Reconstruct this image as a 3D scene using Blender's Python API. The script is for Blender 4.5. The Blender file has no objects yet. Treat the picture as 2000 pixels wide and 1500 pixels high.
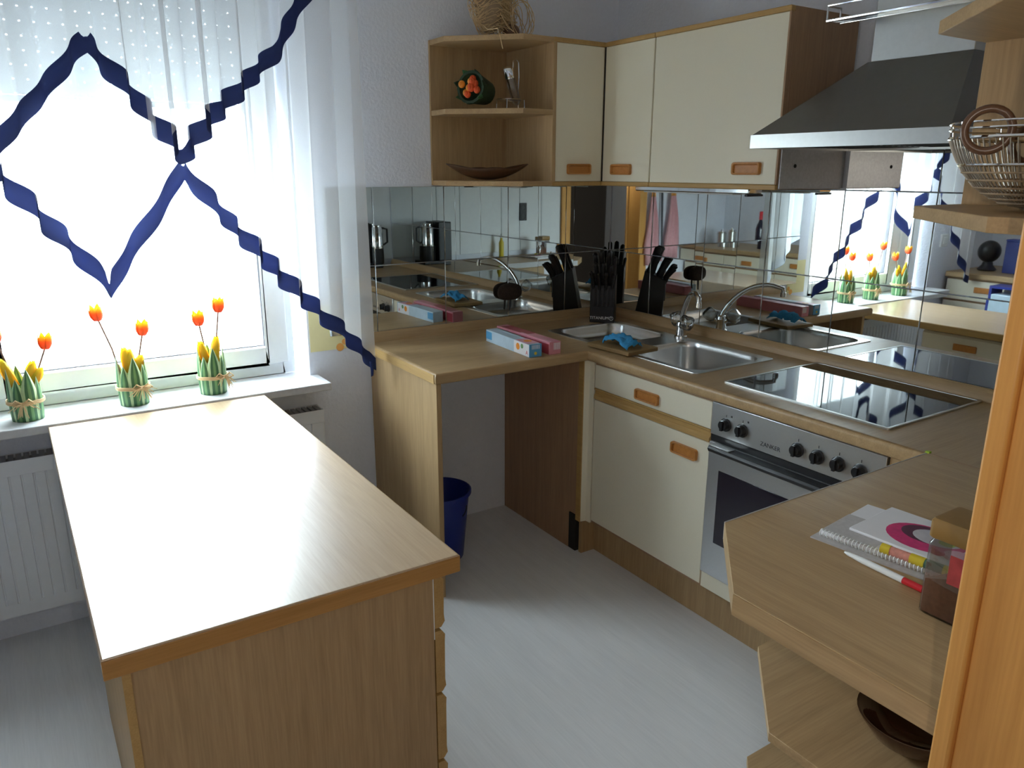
import bpy, bmesh, math, random
from mathutils import Vector, Matrix
random.seed(7)
PI = math.pi
S = bpy.context.scene
C = S.collection

# ------------------------------------------------------------------ camera
CAM = Vector((-2.410, -2.8444, 1.5282)); YAW, PITCH, ROLL, FPX = 0.5784, 0.2697, 0.0029, 1507.0
fw = Vector((math.sin(YAW)*math.cos(PITCH), math.cos(YAW)*math.cos(PITCH), -math.sin(PITCH)))
rt = Vector((math.cos(YAW), -math.sin(YAW), 0)); up = rt.cross(fw)
rt, up = rt*math.cos(ROLL)+up*math.sin(ROLL), up*math.cos(ROLL)-rt*math.sin(ROLL)
cd = bpy.data.cameras.new('camera'); cam = bpy.data.objects.new('camera', cd); C.objects.link(cam)
cd.sensor_width = 36; cd.lens = FPX/2000*36; cd.clip_start = .02
cam.matrix_world = Matrix(((rt.x, up.x, -fw.x, CAM.x), (rt.y, up.y, -fw.y, CAM.y), (rt.z, up.z, -fw.z, CAM.z), (0, 0, 0, 1)))
S.camera = cam

# ------------------------------------------------------------------ sky, exposure
SKY = 58.0      # zenith of an overcast sky, three times the horizon; dim ground below
w = bpy.data.worlds.new('overcast_sky'); S.world = w; w.use_nodes = True
bg = w.node_tree.nodes['Background']; bg.inputs[0].default_value = (.88, .95, 1.0, 1); bg.inputs[1].default_value = SKY
_n, _l = w.node_tree.nodes, w.node_tree.links
_tc = _n.new('ShaderNodeTexCoord'); _sp = _n.new('ShaderNodeSeparateXYZ'); _rp = _n.new('ShaderNodeValToRGB')
_mr = _n.new('ShaderNodeMapRange'); _mr.inputs[1].default_value = -1
_l.new(_tc.outputs['Generated'], _sp.inputs[0]); _l.new(_sp.outputs[2], _mr.inputs[0]); _l.new(_mr.outputs[0], _rp.inputs[0])
_e = _rp.color_ramp.elements
_e[0].position = .47; _e[0].color = (.15, .165, .17, 1); _e[1].position = 1; _e[1].color = (.80, .91, 1, 1)
_q = _e.new(.52); _q.color = (.28, .325, .36, 1)
_l.new(_rp.outputs[0], bg.inputs[0])
S.view_settings.view_transform = 'Standard'; S.view_settings.look = 'None'
S.view_settings.exposure = 0.36; S.view_settings.gamma = 1
S.view_settings.use_curve_mapping = False
ld = bpy.data.lights.new('window_portal', 'AREA'); ld.shape = 'RECTANGLE'; ld.size = 1.34; ld.size_y = 1.5
ld.cycles.is_portal = True
lo = bpy.data.objects.new('window_portal', ld); C.objects.link(lo); lo.location = (-2.157, .31, 1.5); lo.rotation_euler = (-PI/2, 0, 0)
# the phone's flash beside the lens
fd = bpy.data.lights.new('phone_flash', 'POINT'); fd.energy = 6.8; fd.color = (1.0, .93, .82); fd.shadow_soft_size = .006
fo = bpy.data.objects.new('phone_flash', fd); C.objects.link(fo); fo.location = CAM+rt*.065+up*.015
cy = S.cycles
cy.max_bounces = 12; cy.diffuse_bounces = 6; cy.glossy_bounces = 8; cy.transmission_bounces = 8; cy.transparent_max_bounces = 24
cy.caustics_reflective = True; cy.caustics_refractive = False; cy.blur_glossy = .8; cy.sample_clamp_indirect = 12
cy.use_denoising = True

# ------------------------------------------------------------------ materials
def _new(name):
    m = bpy.data.materials.new(name); m.use_nodes = True
    return m, m.node_tree.nodes, m.node_tree.links, m.node_tree.nodes['Principled BSDF']
def col4(c): return (c[0], c[1], c[2], 1)
def mat(name, c, rough=.5, metal=0, spec=.5, noise=0, nscale=40, bump=0, bscale=200, coat=0, sheen=0):
    m, N, L, b = _new(name)
    b.inputs['Base Color'].default_value = col4(c); b.inputs['Roughness'].default_value = rough
    b.inputs['Metallic'].default_value = metal; b.inputs['Specular IOR Level'].default_value = spec
    b.inputs['Coat Weight'].default_value = coat; b.inputs['Sheen Weight'].default_value = sheen
    tc = N.new('ShaderNodeTexCoord')
    n = N.new('ShaderNodeTexNoise'); n.inputs['Scale'].default_value = nscale; n.inputs['Detail'].default_value = 4
    L.new(tc.outputs['Object'], n.inputs['Vector'])
    r = N.new('ShaderNodeMix'); r.data_type = 'RGBA'
    k = max(noise, .03)
    r.inputs[6].default_value = col4([x*(1-k) for x in c]); r.inputs[7].default_value = col4([min(1, x*(1+k)) for x in c])
    L.new(n.outputs['Fac'], r.inputs[0]); L.new(r.outputs[2], b.inputs['Base Color'])
    if bump:
        n2 = N.new('ShaderNodeTexNoise'); n2.inputs['Scale'].default_value = bscale; n2.inputs['Detail'].default_value = 3
        L.new(tc.outputs['Object'], n2.inputs['Vector'])
        bp = N.new('ShaderNodeBump'); bp.inputs['Strength'].default_value = bump; bp.inputs['Distance'].default_value = .003
        L.new(n2.outputs['Fac'], bp.inputs['Height']); L.new(bp.outputs[0], b.inputs['Normal'])
    return m
def wood(name, dark, light, axis='Z', rough=.42, sc=1.0, spec=.4):
    m, N, L, b = _new(name)
    tc = N.new('ShaderNodeTexCoord'); mp = N.new('ShaderNodeMapping'); mp2 = N.new('ShaderNodeMapping')
    a = {'X': 0, 'Y': 1, 'Z': 2}[axis]
    s1 = [34*sc]*3; s1[a] = 1.6*sc; s2 = [260*sc]*3; s2[a] = 11*sc
    mp.inputs['Scale'].default_value = s1; mp2.inputs['Scale'].default_value = s2
    L.new(tc.outputs['Object'], mp.inputs['Vector']); L.new(tc.outputs['Object'], mp2.inputs['Vector'])
    n = N.new('ShaderNodeTexNoise'); n.inputs['Scale'].default_value = 1; n.inputs['Detail'].default_value = 5; n.inputs['Distortion'].default_value = .6
    n2 = N.new('ShaderNodeTexNoise'); n2.inputs['Scale'].default_value = 1; n2.inputs['Detail'].default_value = 3
    L.new(mp.outputs[0], n.inputs['Vector']); L.new(mp2.outputs[0], n2.inputs['Vector'])
    r = N.new('ShaderNodeValToRGB'); r.color_ramp.elements[0].position = .3; r.color_ramp.elements[1].position = .72
    r.color_ramp.elements[0].color = col4(dark); r.color_ramp.elements[1].color = col4(light)
    mx = N.new('ShaderNodeMath'); mx.operation = 'MULTIPLY_ADD'; mx.inputs[1].default_value = .5
    s = N.new('ShaderNodeMath'); s.operation = 'MULTIPLY'; s.inputs[1].default_value = .5
    L.new(n.outputs['Fac'], s.inputs[0]); L.new(n2.outputs['Fac'], mx.inputs[0]); L.new(s.outputs[0], mx.inputs[2])
    L.new(mx.outputs[0], r.inputs[0]); L.new(r.outputs[0], b.inputs['Base Color'])
    b.inputs['Roughness'].default_value = rough; b.inputs['Specular IOR Level'].default_value = spec
    bp = N.new('ShaderNodeBump'); bp.inputs['Strength'].default_value = .05; bp.inputs['Distance'].default_value = .001
    L.new(n2.outputs['Fac'], bp.inputs['Height']); L.new(bp.outputs[0], b.inputs['Normal'])
    return m
def sheer(name, c, transp, trans=.5):
    m, N, L, b = _new(name)
    N.remove(b); out = N['Material Output']
    d = N.new('ShaderNodeBsdfDiffuse'); d.inputs[0].default_value = col4(c)
    t = N.new('ShaderNodeBsdfTranslucent'); t.inputs[0].default_value = col4(c)
    tr = N.new('ShaderNodeBsdfTransparent')
    m1 = N.new('ShaderNodeMixShader'); m1.inputs[0].default_value = trans
    m2 = N.new('ShaderNodeMixShader'); m2.inputs[0].default_value = transp
    tc = N.new('ShaderNodeTexCoord'); wv = N.new('ShaderNodeTexNoise'); wv.inputs['Scale'].default_value = 900
    L.new(tc.outputs['Object'], wv.inputs['Vector'])
    mm = N.new('ShaderNodeMapRange'); mm.inputs[3].default_value = max(0, transp-.08); mm.inputs[4].default_value = transp+.08
    L.new(wv.outputs['Fac'], mm.inputs[0]); L.new(mm.outputs[0], m2.inputs[0])
    L.new(d.outputs[0], m1.inputs[1]); L.new(t.outputs[0], m1.inputs[2])
    L.new(m1.outputs[0], m2.inputs[1]); L.new(tr.outputs[0], m2.inputs[2]); L.new(m2.outputs[0], out.inputs[0])
    return m
def pane_glass(name, tint=(.97, .99, .98), refl=.08, rough=.0):
    m, N, L, b = _new(name)
    N.remove(b); out = N['Material Output']
    tr = N.new('ShaderNodeBsdfTransparent'); tr.inputs[0].default_value = col4(tint)
    g = N.new('ShaderNodeBsdfGlossy'); g.inputs['Roughness'].default_value = rough
    f = N.new('ShaderNodeLayerWeight'); f.inputs[0].default_value = .35
    mr = N.new('ShaderNodeMapRange'); mr.inputs[3].default_value = refl*.5; mr.inputs[4].default_value = min(1, refl*7)
    mx = N.new('ShaderNodeMixShader')
    L.new(f.outputs['Fresnel'], mr.inputs[0]); L.new(mr.outputs[0], mx.inputs[0])
    L.new(tr.outputs[0], mx.inputs[1]); L.new(g.outputs[0], mx.inputs[2]); L.new(mx.outputs[0], out.inputs[0])
    return m
def gen_ramp(name, stops, axis=2, rough=.5, trans=0):
    m, N, L, b = _new(name)
    tc = N.new('ShaderNodeTexCoord'); sp = N.new('ShaderNodeSeparateXYZ'); r = N.new('ShaderNodeValToRGB')
    L.new(tc.outputs['Generated'], sp.inputs[0]); L.new(sp.outputs[axis], r.inputs[0])
    e = r.color_ramp.elements
    e[0].position, e[0].color = stops[0][0], col4(stops[0][1]); e[1].position, e[1].color = stops[-1][0], col4(stops[-1][1])
    for p, c in stops[1:-1]:
        q = e.new(p); q.color = col4(c)
    L.new(r.outputs[0], b.inputs['Base Color']); b.inputs['Roughness'].default_value = rough
    if trans:
        t = N.new('ShaderNodeBsdfTranslucent'); L.new(r.outputs[0], t.inputs[0])
        mx = N.new('ShaderNodeMixShader'); mx.inputs[0].default_value = trans
        L.new(b.outputs[0], mx.inputs[1]); L.new(t.outputs[0], mx.inputs[2]); L.new(mx.outputs[0], N['Material Output'].inputs[0])
    return m

OAK_D, OAK_L = (.36, .235, .115), (.52, .355, .185)
M = {}
M['oak_x'] = wood('oak_laminate_x', OAK_D, OAK_L, 'X', .38)
M['oak_y'] = wood('oak_laminate_y', OAK_D, OAK_L, 'Y', .38)
M['oak_z'] = wood('oak_veneer_z', OAK_D, OAK_L, 'Z', .5)
M['table_top'] = wood('table_laminate', (.44, .305, .18), (.55, .395, .245), 'Y', .3, spec=.6)
M['table_top'].node_tree.nodes['Principled BSDF'].inputs['Coat Weight'].default_value = .9
M['table_top'].node_tree.nodes['Principled BSDF'].inputs['Coat Roughness'].default_value = .2
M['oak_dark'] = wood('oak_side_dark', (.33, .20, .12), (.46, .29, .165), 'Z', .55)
M['oak_edge'] = wood('oak_edge_strip', (.36, .18, .05), (.52, .27, .08), 'X', .4)
M['oak_trim'] = wood('oak_trim', (.40, .24, .08), (.55, .35, .13), 'Y', .45)
M['jamb'] = wood('door_frame_wood', (.62, .30, .075), (.78, .41, .12), 'Z', .42)
M['handle'] = wood('handle_wood', (.42, .16, .04), (.60, .27, .07), 'X', .35, 2)
M['cream'] = mat('cream_front', (.80, .75, .60), .42, noise=.03, nscale=300, bump=.05, bscale=600)
M['wall'] = mat('woodchip_wallpaper', (.80, .83, .91), .85, noise=.04, nscale=60, bump=.7, bscale=85)
M['ceil'] = mat('ceiling_paint', (.88, .88, .88), .9)
M['white'] = mat('white_plastic', (.84, .86, .86), .35)
M['board_white'] = mat('white_wall_board', (.80, .82, .83), .4)
M['mirror'] = mat('mirror_silver', (.74, .77, .755), .015, 1.0, noise=.03)
M['mirror_edge'] = mat('mirror_edge_green', (.10, .16, .14), .2)
M['steel'] = mat('brushed_steel', (.62, .62, .60), .3, 1.0, noise=.06, nscale=80)
M['steel_dark'] = mat('hood_steel', (.21, .205, .195), .34, .85, noise=.05)
M['chrome'] = mat('chrome', (.85, .86, .87), .06, 1.0)
M['sink'] = mat('sink_steel', (.66, .665, .66), .27, 1.0, noise=.05)
M['black'] = mat('black_plastic', (.012, .012, .014), .35)
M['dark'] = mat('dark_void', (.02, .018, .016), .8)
M['hobglass'] = mat('hob_black_glass', (.006, .006, .008), .03, 0, .7)
M['ovenglass'] = mat('oven_dark_glass', (.016, .012, .022), .06, 0, .6)
M['oven'] = mat('oven_steel', (.66, .68, .70), .32, .9, noise=.04, nscale=120)
M['navy'] = sheer('navy_ribbon', (.075, .10, .25), .0, .60)
M['curtain'] = sheer('sheer_curtain', (.88, .90, .93), .41, .32)
M['shutter'] = sheer('shutter_slat', (.50, .56, .60), .0, .02)
M['glass'] = pane_glass('window_glass')
M['gasket'] = mat('grey_gasket', (.12, .12, .14), .6)
M['sill'] = mat('sill_stone', (.70, .71, .73), .3, noise=.12, nscale=60)
M['radiator'] = mat('radiator_enamel', (.82, .85, .89), .35)
M['grille'] = mat('radiator_grille', (.26, .25, .25), .6)
M['blue'] = mat('blue_plastic', (.012, .03, .26), .38)
M['leaf_l'] = mat('leaf_light', (.46, .62, .33), .5, noise=.2)
M['leaf_d'] = mat('leaf_dark', (.045, .15, .06), .45, noise=.25)
M['leaf_dd'] = mat('wrap_dark_green', (.018, .045, .018), .5, noise=.4)
M['leaf_m'] = mat('leaf_mid', (.15, .32, .12), .5, noise=.2)
M['raffia'] = mat('raffia', (.66, .48, .26), .8, noise=.25, nscale=25)
M['tulip'] = gen_ramp('tulip_petal', [(0, (.80, .11, .03)), (.45, (.93, .22, .04)), (.75, (.98, .62, .03)), (1, (1, .85, .10))], 2, .5, .35)
M['bud'] = gen_ramp('tulip_bud', [(0, (.62, .22, .02)), (.35, (.90, .50, .02)), (1, (.95, .86, .06))], 2, .5, .4)
M['stem'] = mat('stem', (.25, .14, .10), .6)
M['redstuff'] = mat('red_flower', (.85, .10, .02), .5, noise=.3, nscale=60)
M['orange'] = mat('orange_flower', (.90, .30, .03), .5, noise=.2, nscale=60)
M['brownwood'] = wood('brown_bowl_wood', (.055, .026, .012), (.11, .05, .02), 'X', .35)
M['brownglass'] = mat('brown_glass', (.050, .017, .010), .05, 0, .8)
M['paper'] = mat('paper_white', (.82, .81, .84), .55)
M['paper_g'] = mat('paper_grey', (.52, .50, .50), .55, noise=.2, nscale=120)
M['magenta'] = mat('print_magenta', (.62, .03, .17), .5, noise=.35, nscale=90)
M['plum'] = mat('print_plum', (.10, .02, .05), .5)
M['pgrey'] = mat('print_grey', (.55, .52, .56), .5, noise=.15, nscale=90)
M['lime'] = mat('print_lime', (.38, .55, .04), .5)
M['pinkprint'] = mat('print_pink', (.80, .42, .50), .5, noise=.2)
M['red'] = mat('red_plastic', (.62, .02, .03), .35)
M['yellow'] = mat('yellow_plastic', (.75, .58, .04), .35)
M['salmon'] = mat('salmon_print', (.72, .30, .24), .45, noise=.35, nscale=150)
M['teal'] = mat('teal_print', (.10, .24, .20), .45, noise=.35, nscale=150)
M['lid'] = mat('brown_lid', (.30, .17, .05), .35, noise=.1)
M['jarglass'] = pane_glass('jar_glass', (.90, .90, .90), .10, .02)
M['spice'] = mat('brown_powder', (.22, .095, .05), .9, noise=.3, nscale=150)
M['redlabel'] = mat('red_label', (.50, .06, .06), .5, noise=.4, nscale=70)
M['skyblue'] = mat('box_blue', (.10, .38, .68), .3)
M['paleblue'] = mat('box_pale_blue', (.50, .63, .74), .28, noise=.12, nscale=30)
M['pinkbox'] = mat('box_pink', (.70, .28, .34), .3, noise=.2, nscale=30)
M['darkred'] = mat('box_dark_red', (.38, .05, .07), .3, noise=.2)
M['cloth'] = mat('blue_cloth', (.04, .28, .55), .9, noise=.35, nscale=70, bump=.6, bscale=150)
M['boardwood'] = wood('cutting_board', (.21, .13, .05), (.30, .19, .075), 'X', .6)
M['floor'] = wood('floor_vinyl', (.66, .67, .69), (.77, .78, .80), 'Y', .33, .8, .5)
M['sponge'] = mat('dark_bristle', (.030, .018, .013), .95, noise=.5, nscale=120, bump=1, bscale=120)
M['plate'] = mat('galvanised_plate', (.50, .49, .50), .35, .75, noise=.2, nscale=120)
M['crystal'] = pane_glass('clear_acrylic', (.86, .88, .88), .16, .02)
M['wickergrey'] = mat('wicker_wire', (.46, .42, .36), .3, .7, noise=.2)
M['wicker'] = mat('wicker_reed', (.36, .26, .16), .6, noise=.3)
M['ringbrown'] = mat('ring_brown', (.13, .065, .035), .3)
M['yellowpaper'] = mat('pale_yellow_paper', (.86, .78, .42), .7)
M['orangespot'] = mat('orange_print', (.88, .42, .10), .7)
M['textwhite'] = mat('text_white', (.80, .80, .80), .5)
M['textdark'] = mat('text_dark', (.05, .05, .06), .5)
M['pink'] = mat('pink_towel', (.72, .38, .40), .9, noise=.2, nscale=50)
M['orangecloth'] = mat('orange_towel', (.80, .36, .08), .9)
M['bottle'] = mat('dark_bottle_glass', (.012, .012, .03), .06, 0, .7)
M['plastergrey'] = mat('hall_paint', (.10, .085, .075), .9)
M['purple'] = mat('dried_flower_purple', (.22, .12, .25), .8, noise=.4)

# ------------------------------------------------------------------ mesh helper
class MB:
    def __init__(s): s.v = []; s.f = []; s.mi = []; s.cur = 0; s.M = None
    def add(s, vs, fs):
        o = len(s.v)
        for p in vs:
            p = Vector(p); s.v.append(tuple(s.M @ p) if s.M else tuple(p))
        for f in fs: s.f.append(tuple(i+o for i in f)); s.mi.append(s.cur)
        return s
    def box(s, x0, x1, y0, y1, z0, z1):
        x0, x1 = min(x0, x1), max(x0, x1); y0, y1 = min(y0, y1), max(y0, y1); z0, z1 = min(z0, z1), max(z0, z1)
        return s.add([(x0,y0,z0),(x1,y0,z0),(x1,y1,z0),(x0,y1,z0),(x0,y0,z1),(x1,y0,z1),(x1,y1,z1),(x0,y1,z1)],
              [(3,2,1,0),(4,5,6,7),(0,1,5,4),(1,2,6,5),(2,3,7,6),(3,0,4,7)])
    def prism(s, poly, z0, z1):
        n = len(poly)
        a = sum(poly[i][0]*poly[(i+1) % n][1]-poly[(i+1) % n][0]*poly[i][1] for i in range(n))
        if a < 0: poly = poly[::-1]
        vs = [(p[0], p[1], z0) for p in poly]+[(p[0], p[1], z1) for p in poly]
        return s.add(vs, [tuple(range(n))[::-1], tuple(range(n, 2*n))]+[(i, (i+1) % n, n+(i+1) % n, n+i) for i in range(n)])
    def loft(s, rings, cap0=True, cap1=True, closed=True):
        n = len(rings[0]); vs = [p for r in rings for p in r]; fs = []
        for k in range(len(rings)-1):
            for i in range(n if closed else n-1):
                j = (i+1) % n; fs.append((k*n+i, k*n+j, (k+1)*n+j, (k+1)*n+i))
        if cap0: fs.append(tuple(range(n))[::-1])
        if cap1: fs.append(tuple(range((len(rings)-1)*n, len(rings)*n)))
        return s.add(vs, fs)
    def lathe(s, prof, c=(0, 0, 0), n=24, cap0=False, cap1=False):
        return s.loft([[(c[0]+r*math.cos(2*PI*i/n), c[1]+r*math.sin(2*PI*i/n), c[2]+z) for i in range(n)] for r, z in prof], cap0, cap1)
    def cyl(s, c, r, z0, z1, n=20, r1=None):
        r1 = r if r1 is None else r1
        return s.lathe([(r, z0), (r1, z1)], (c[0], c[1], 0), n, True, True)
    def tube(s, pts, r, n=6, closed=False, r1=None):
        P = [Vector(p) for p in pts]; m = len(P); rings = []; nrm = None
        for i in range(m):
            if closed: t = P[(i+1) % m]-P[i-1]
            else: t = P[min(i+1, m-1)]-P[max(i-1, 0)]
            t.normalize()
            if nrm is None:
                nrm = t.orthogonal().normalized()
            nrm = (nrm-t*nrm.dot(t)).normalized(); b = t.cross(nrm)
            rr = r if r1 is None else r+(r1-r)*i/(m-1)
            rings.append([P[i]+(nrm*math.cos(2*PI*k/n)+b*math.sin(2*PI*k/n))*rr for k in range(n)])
        if closed: rings.append(rings[0])
        return s.loft(rings, not closed, not closed)
    def ball(s, c, rx, ry=None, rz=None, n=14, m=8):
        ry = rx if ry is None else ry; rz = rx if rz is None else rz
        rings = [[(c[0]+rx*math.sin(PI*k/m)*math.cos(2*PI*i/n), c[1]+ry*math.sin(PI*k/m)*math.sin(2*PI*i/n), c[2]-rz*math.cos(PI*k/m)) for i in range(n)] for k in range(m+1)]
        return s.loft(rings, False, False)
    def grid(s, rows):      # rows of points -> open surface
        n = len(rows[0])
        return s.add([p for r in rows for p in r], [(k*n+i, k*n+i+1, (k+1)*n+i+1, (k+1)*n+i) for k in range(len(rows)-1) for i in range(n-1)])
    def obj(s, name, mats, smooth=35, bev=0, seg=2, solid=0):
        me = bpy.data.meshes.new(name); me.from_pydata(s.v, [], s.f)
        mats = mats if isinstance(mats, (list, tuple)) else [mats]
        for m in mats: me.materials.append(M[m] if isinstance(m, str) else m)
        if len(mats) > 1: me.polygons.foreach_set('material_index', s.mi)
        bm = bmesh.new(); bm.from_mesh(me); bmesh.ops.remove_doubles(bm, verts=bm.verts, dist=1e-6)
        if not solid: bmesh.ops.recalc_face_normals(bm, faces=bm.faces)
        bm.to_mesh(me); bm.free()
        if smooth:
            me.polygons.foreach_set('use_smooth', [True]*len(me.polygons)); me.set_sharp_from_angle(angle=math.radians(smooth))
        o = bpy.data.objects.new(name, me); C.objects.link(o)
        if solid:
            q = o.modifiers.new('thickness', 'SOLIDIFY'); q.thickness = solid; q.offset = 0
        if bev:
            q = o.modifiers.new('bevel', 'BEVEL'); q.width = bev; q.segments = seg; q.limit_method = 'ANGLE'; q.angle_limit = math.radians(40)
        return o
BASE = {}
def tag(o, label, cat, group=None):
    o['label'] = label; o['category'] = cat
    if group: o['group'] = group
    return o
def thing(name, label, cat, base=(0, 0, 0), group=None, rotz=0, local=False):
    o = bpy.data.objects.new(name, None); C.objects.link(o); o.empty_display_size = .05
    o.location = base; o.rotation_euler = (0, 0, rotz); tag(o, label, cat, group)
    BASE[o] = Vector((0, 0, 0)) if local else Vector(base)
    return o
def part(mb, name, mats, parent, **k):
    o = mb.obj(name, mats, **k) if isinstance(mb, MB) else mb
    o.name = name; o.parent = parent
    if parent in BASE: o.location = Vector(o.location)-BASE[parent]
    return o
def struct(mb, name, mats, parent=None, **k):
    o = mb.obj(name, mats, **k); o['kind'] = 'structure'
    if parent: o.parent = parent
    return o
def sempty(name):
    o = bpy.data.objects.new(name, None); C.objects.link(o); o['kind'] = 'structure'; return o
def single(mb, name, label, cat, mats, base, group=None, **k):
    b = Vector(base); mb.v = [tuple(Vector(p)-b) for p in mb.v]
    o = mb.obj(name, mats, **k); o.location = b; return tag(o, label, cat, group)
def plate(name, outline, holes, z0, z1, m, bev=0):      # filled outline with holes, extruded, rounded edges
    cu = bpy.data.curves.new('outline', 'CURVE'); cu.dimensions = '2D'; cu.fill_mode = 'BOTH'
    cu.extrude = max(1e-5, (z1-z0)/2-bev); cu.bevel_depth = bev; cu.bevel_resolution = 3; cu.offset = -bev
    for k, poly in enumerate([outline]+list(holes)):
        a = sum(poly[i][0]*poly[(i+1) % len(poly)][1]-poly[(i+1) % len(poly)][0]*poly[i][1] for i in range(len(poly)))
        if (a > 0) == (k > 0): poly = poly[::-1]
        sp = cu.splines.new('POLY'); sp.points.add(len(poly)-1); sp.use_cyclic_u = True
        for q, p in zip(sp.points, poly): q.co = (p[0], p[1], 0, 1)
    t = bpy.data.objects.new('tmp', cu); C.objects.link(t)
    bpy.context.view_layer.update()
    me = bpy.data.meshes.new_from_object(t.evaluated_get(bpy.context.evaluated_depsgraph_get()))
    bpy.data.objects.remove(t); bpy.data.curves.remove(cu)
    me.transform(Matrix.Translation((0, 0, (z0+z1)/2))); me.materials.clear(); me.materials.append(M[m])
    me.polygons.foreach_set('use_smooth', [True]*len(me.polygons)); me.set_sharp_from_angle(angle=math.radians(35))
    o = bpy.data.objects.new(name, me); C.objects.link(o); return o
def text(name, body, size, m, mw, parent, ex=.0003):
    cu = bpy.data.curves.new('lettering', 'FONT'); cu.body = body; cu.size = size; cu.align_x = 'CENTER'; cu.align_y = 'CENTER'; cu.extrude = ex
    t = bpy.data.objects.new('tmp', cu); C.objects.link(t); bpy.context.view_layer.update()
    me = bpy.data.meshes.new_from_object(t.evaluated_get(bpy.context.evaluated_depsgraph_get()))
    bpy.data.objects.remove(t); bpy.data.curves.remove(cu)
    me.materials.clear(); me.materials.append(M[m]); me.transform(mw)
    o = bpy.data.objects.new(name, me); C.objects.link(o); return part(o, name, m, parent)
def rrect(x0, x1, y0, y1, r, n=6):
    out = []
    for cx, cy_, a in ((x1-r, y1-r, 0), (x0+r, y1-r, 90), (x0+r, y0+r, 180), (x1-r, y0+r, 270)):
        out += [(cx+r*math.cos(math.radians(a+90*i/n)), cy_+r*math.sin(math.radians(a+90*i/n))) for i in range(n+1)]
    return out
def frame_rect(mb, x0, x1, y0, y1, z0, z1, wl, wr, wt, wb):     # picture-frame of four bars in the xz plane
    mb.box(x0, x0+wl, y0, y1, z0, z1); mb.box(x1-wr, x1, y0, y1, z0, z1)
    mb.box(x0+wl, x1-wr, y0, y1, z1-wt, z1); mb.box(x0+wl, x1-wr, y0, y1, z0, z0+wb); return mb

# ------------------------------------------------------------------ room shell
XL, YD, ZC = -3.62, -2.53, 2.5
WX0, WX1, WZ0, WZ1 = -2.83, -1.485, .745, 2.28
struct(MB().box(XL-.1, .12, -4.5, .3, -.1, 0), 'floor', 'floor')
struct(MB().box(XL-.1, .12, -4.5, .3, ZC, ZC+.1), 'ceiling', 'ceil')
m = MB(); m.box(XL-.1, WX0, 0, .3, 0, ZC); m.box(WX1, .12, 0, .3, 0, ZC); m.box(WX0, WX1, 0, .3, 0, WZ0); m.box(WX0, WX1, 0, .3, WZ1, ZC)
struct(m, 'wall_window', 'wall', smooth=0)
struct(MB().box(0, .12, -4.5, 0, 0, ZC), 'wall_right', 'wall', smooth=0)
struct(MB().box(XL-.1, XL, -4.5, 0, 0, ZC), 'wall_left', 'wall', smooth=0)
DX0, DX1, DZ = -2.50, -1.60, 2.04
m = MB(); m.box(XL, DX0, YD-.13, YD, 0, ZC); m.box(DX1, 0, YD-.13, YD, 0, ZC); m.box(DX0, DX1, YD-.13, YD, DZ, ZC)
wall_back = struct(m, 'wall_back', 'wall', smooth=0)
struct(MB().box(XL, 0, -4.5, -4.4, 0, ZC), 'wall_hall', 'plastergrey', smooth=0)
# white boards on the back wall, only seen in the mirror tiles
for k in range(8):
    x1 = -.002-.195*k
    part(MB().box(x1-.191, x1, YD+.001, YD+.013, .906, 1.47), 'wall_board', 'board_white', wall_back, bev=.002)
# door frame the camera stands in
d = sempty('door_1')
for xa, xb in ((DX1-.022, DX1), (DX0, DX0+.022)):
    part(MB().box(xa, xb, YD-.14, YD+.012, 0, DZ), 'jamb', 'jamb', d, bev=.002)
part(MB().box(DX0, DX1, YD-.14, YD+.012, DZ-.022, DZ), 'head_jamb', 'jamb', d, bev=.002)
for xa, xb in ((DX1-.03, DX1+.035), (DX0-.05, DX0+.03)):
    part(MB().box(xa, xb, YD+.012, YD+.032, 0, DZ+.06), 'architrave', 'jamb', d, bev=.003)
    part(MB().box(xa, xb, YD-.16, YD-.14, 0, DZ+.06), 'architrave', 'jamb', d, bev=.003)
part(MB().box(DX0, DX1, YD+.012, YD+.032, DZ-.03, DZ+.06), 'architrave_head', 'jamb', d, bev=.003)

# ------------------------------------------------------------------ window
win = sempty('window_1')
fx0, fx1, fz0, fz1 = WX0+.02, -1.512, .78, 2.27
part(frame_rect(MB(), fx0, fx1, .09, .16, fz0-.02, fz1, .045, .045, .05, .055), 'outer_frame', 'white', win, bev=.004)
MUL = -2.56
part(MB().box(MUL-.025, MUL+.025, .085, .15, fz0+.03, fz1-.04), 'mullion', 'white', win, bev=.003)
for sx0, sx1 in ((MUL+.012, fx1-.028), (fx0+.028, MUL-.012)):
    s = part(frame_rect(MB(), sx0, sx1, .072, .14, fz0+.03, fz1-.035, .082, .082, .08, .068), 'sash', 'white', win, bev=.006, seg=3)
    part(frame_rect(MB(), sx0+.078, sx1-.078, .098, .13, fz0+.094, fz1-.111, .008, .008, .008, .008), 'gasket', 'gasket', s)
    part(MB().box(sx0+.082, sx1-.082, .112, .116, fz0+.098, fz1-.115), 'pane', 'glass', s)
m = MB(); m.box(WX0+.001, WX1-.001, .0, .088, .745, .763); m.box(WX0-.02, -1.455, -.15, -.0005, .735, .763)
sill = struct(m, 'window_sill_1', 'sill', bev=.003); sill.name = 'trim_1'
# roller shutter, let down a third
sh = thing('roller_shutter', 'pale roller shutter with rows of light slots, lowered a third behind the window', 'shutter', (-2.16, .2, 1.755))
for k in range(13):
    z0 = 1.757+.043*k; m = MB()
    m.box(WX0+.005, WX1-.005, .196, .205, z0+.007, z0+.0445)
    x = WX0+.005
    while x < WX1-.02:
        m.box(x, x+.0345, .198, .203, z0+.0015, z0+.007); x += .040
    part(m, 'slat', 'shutter', sh, smooth=0)
part(MB().box(WX0+.005, WX1-.005, .194, .207, 1.735, 1.756), 'end_bar', 'shutter', sh, bev=.003)

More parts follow.
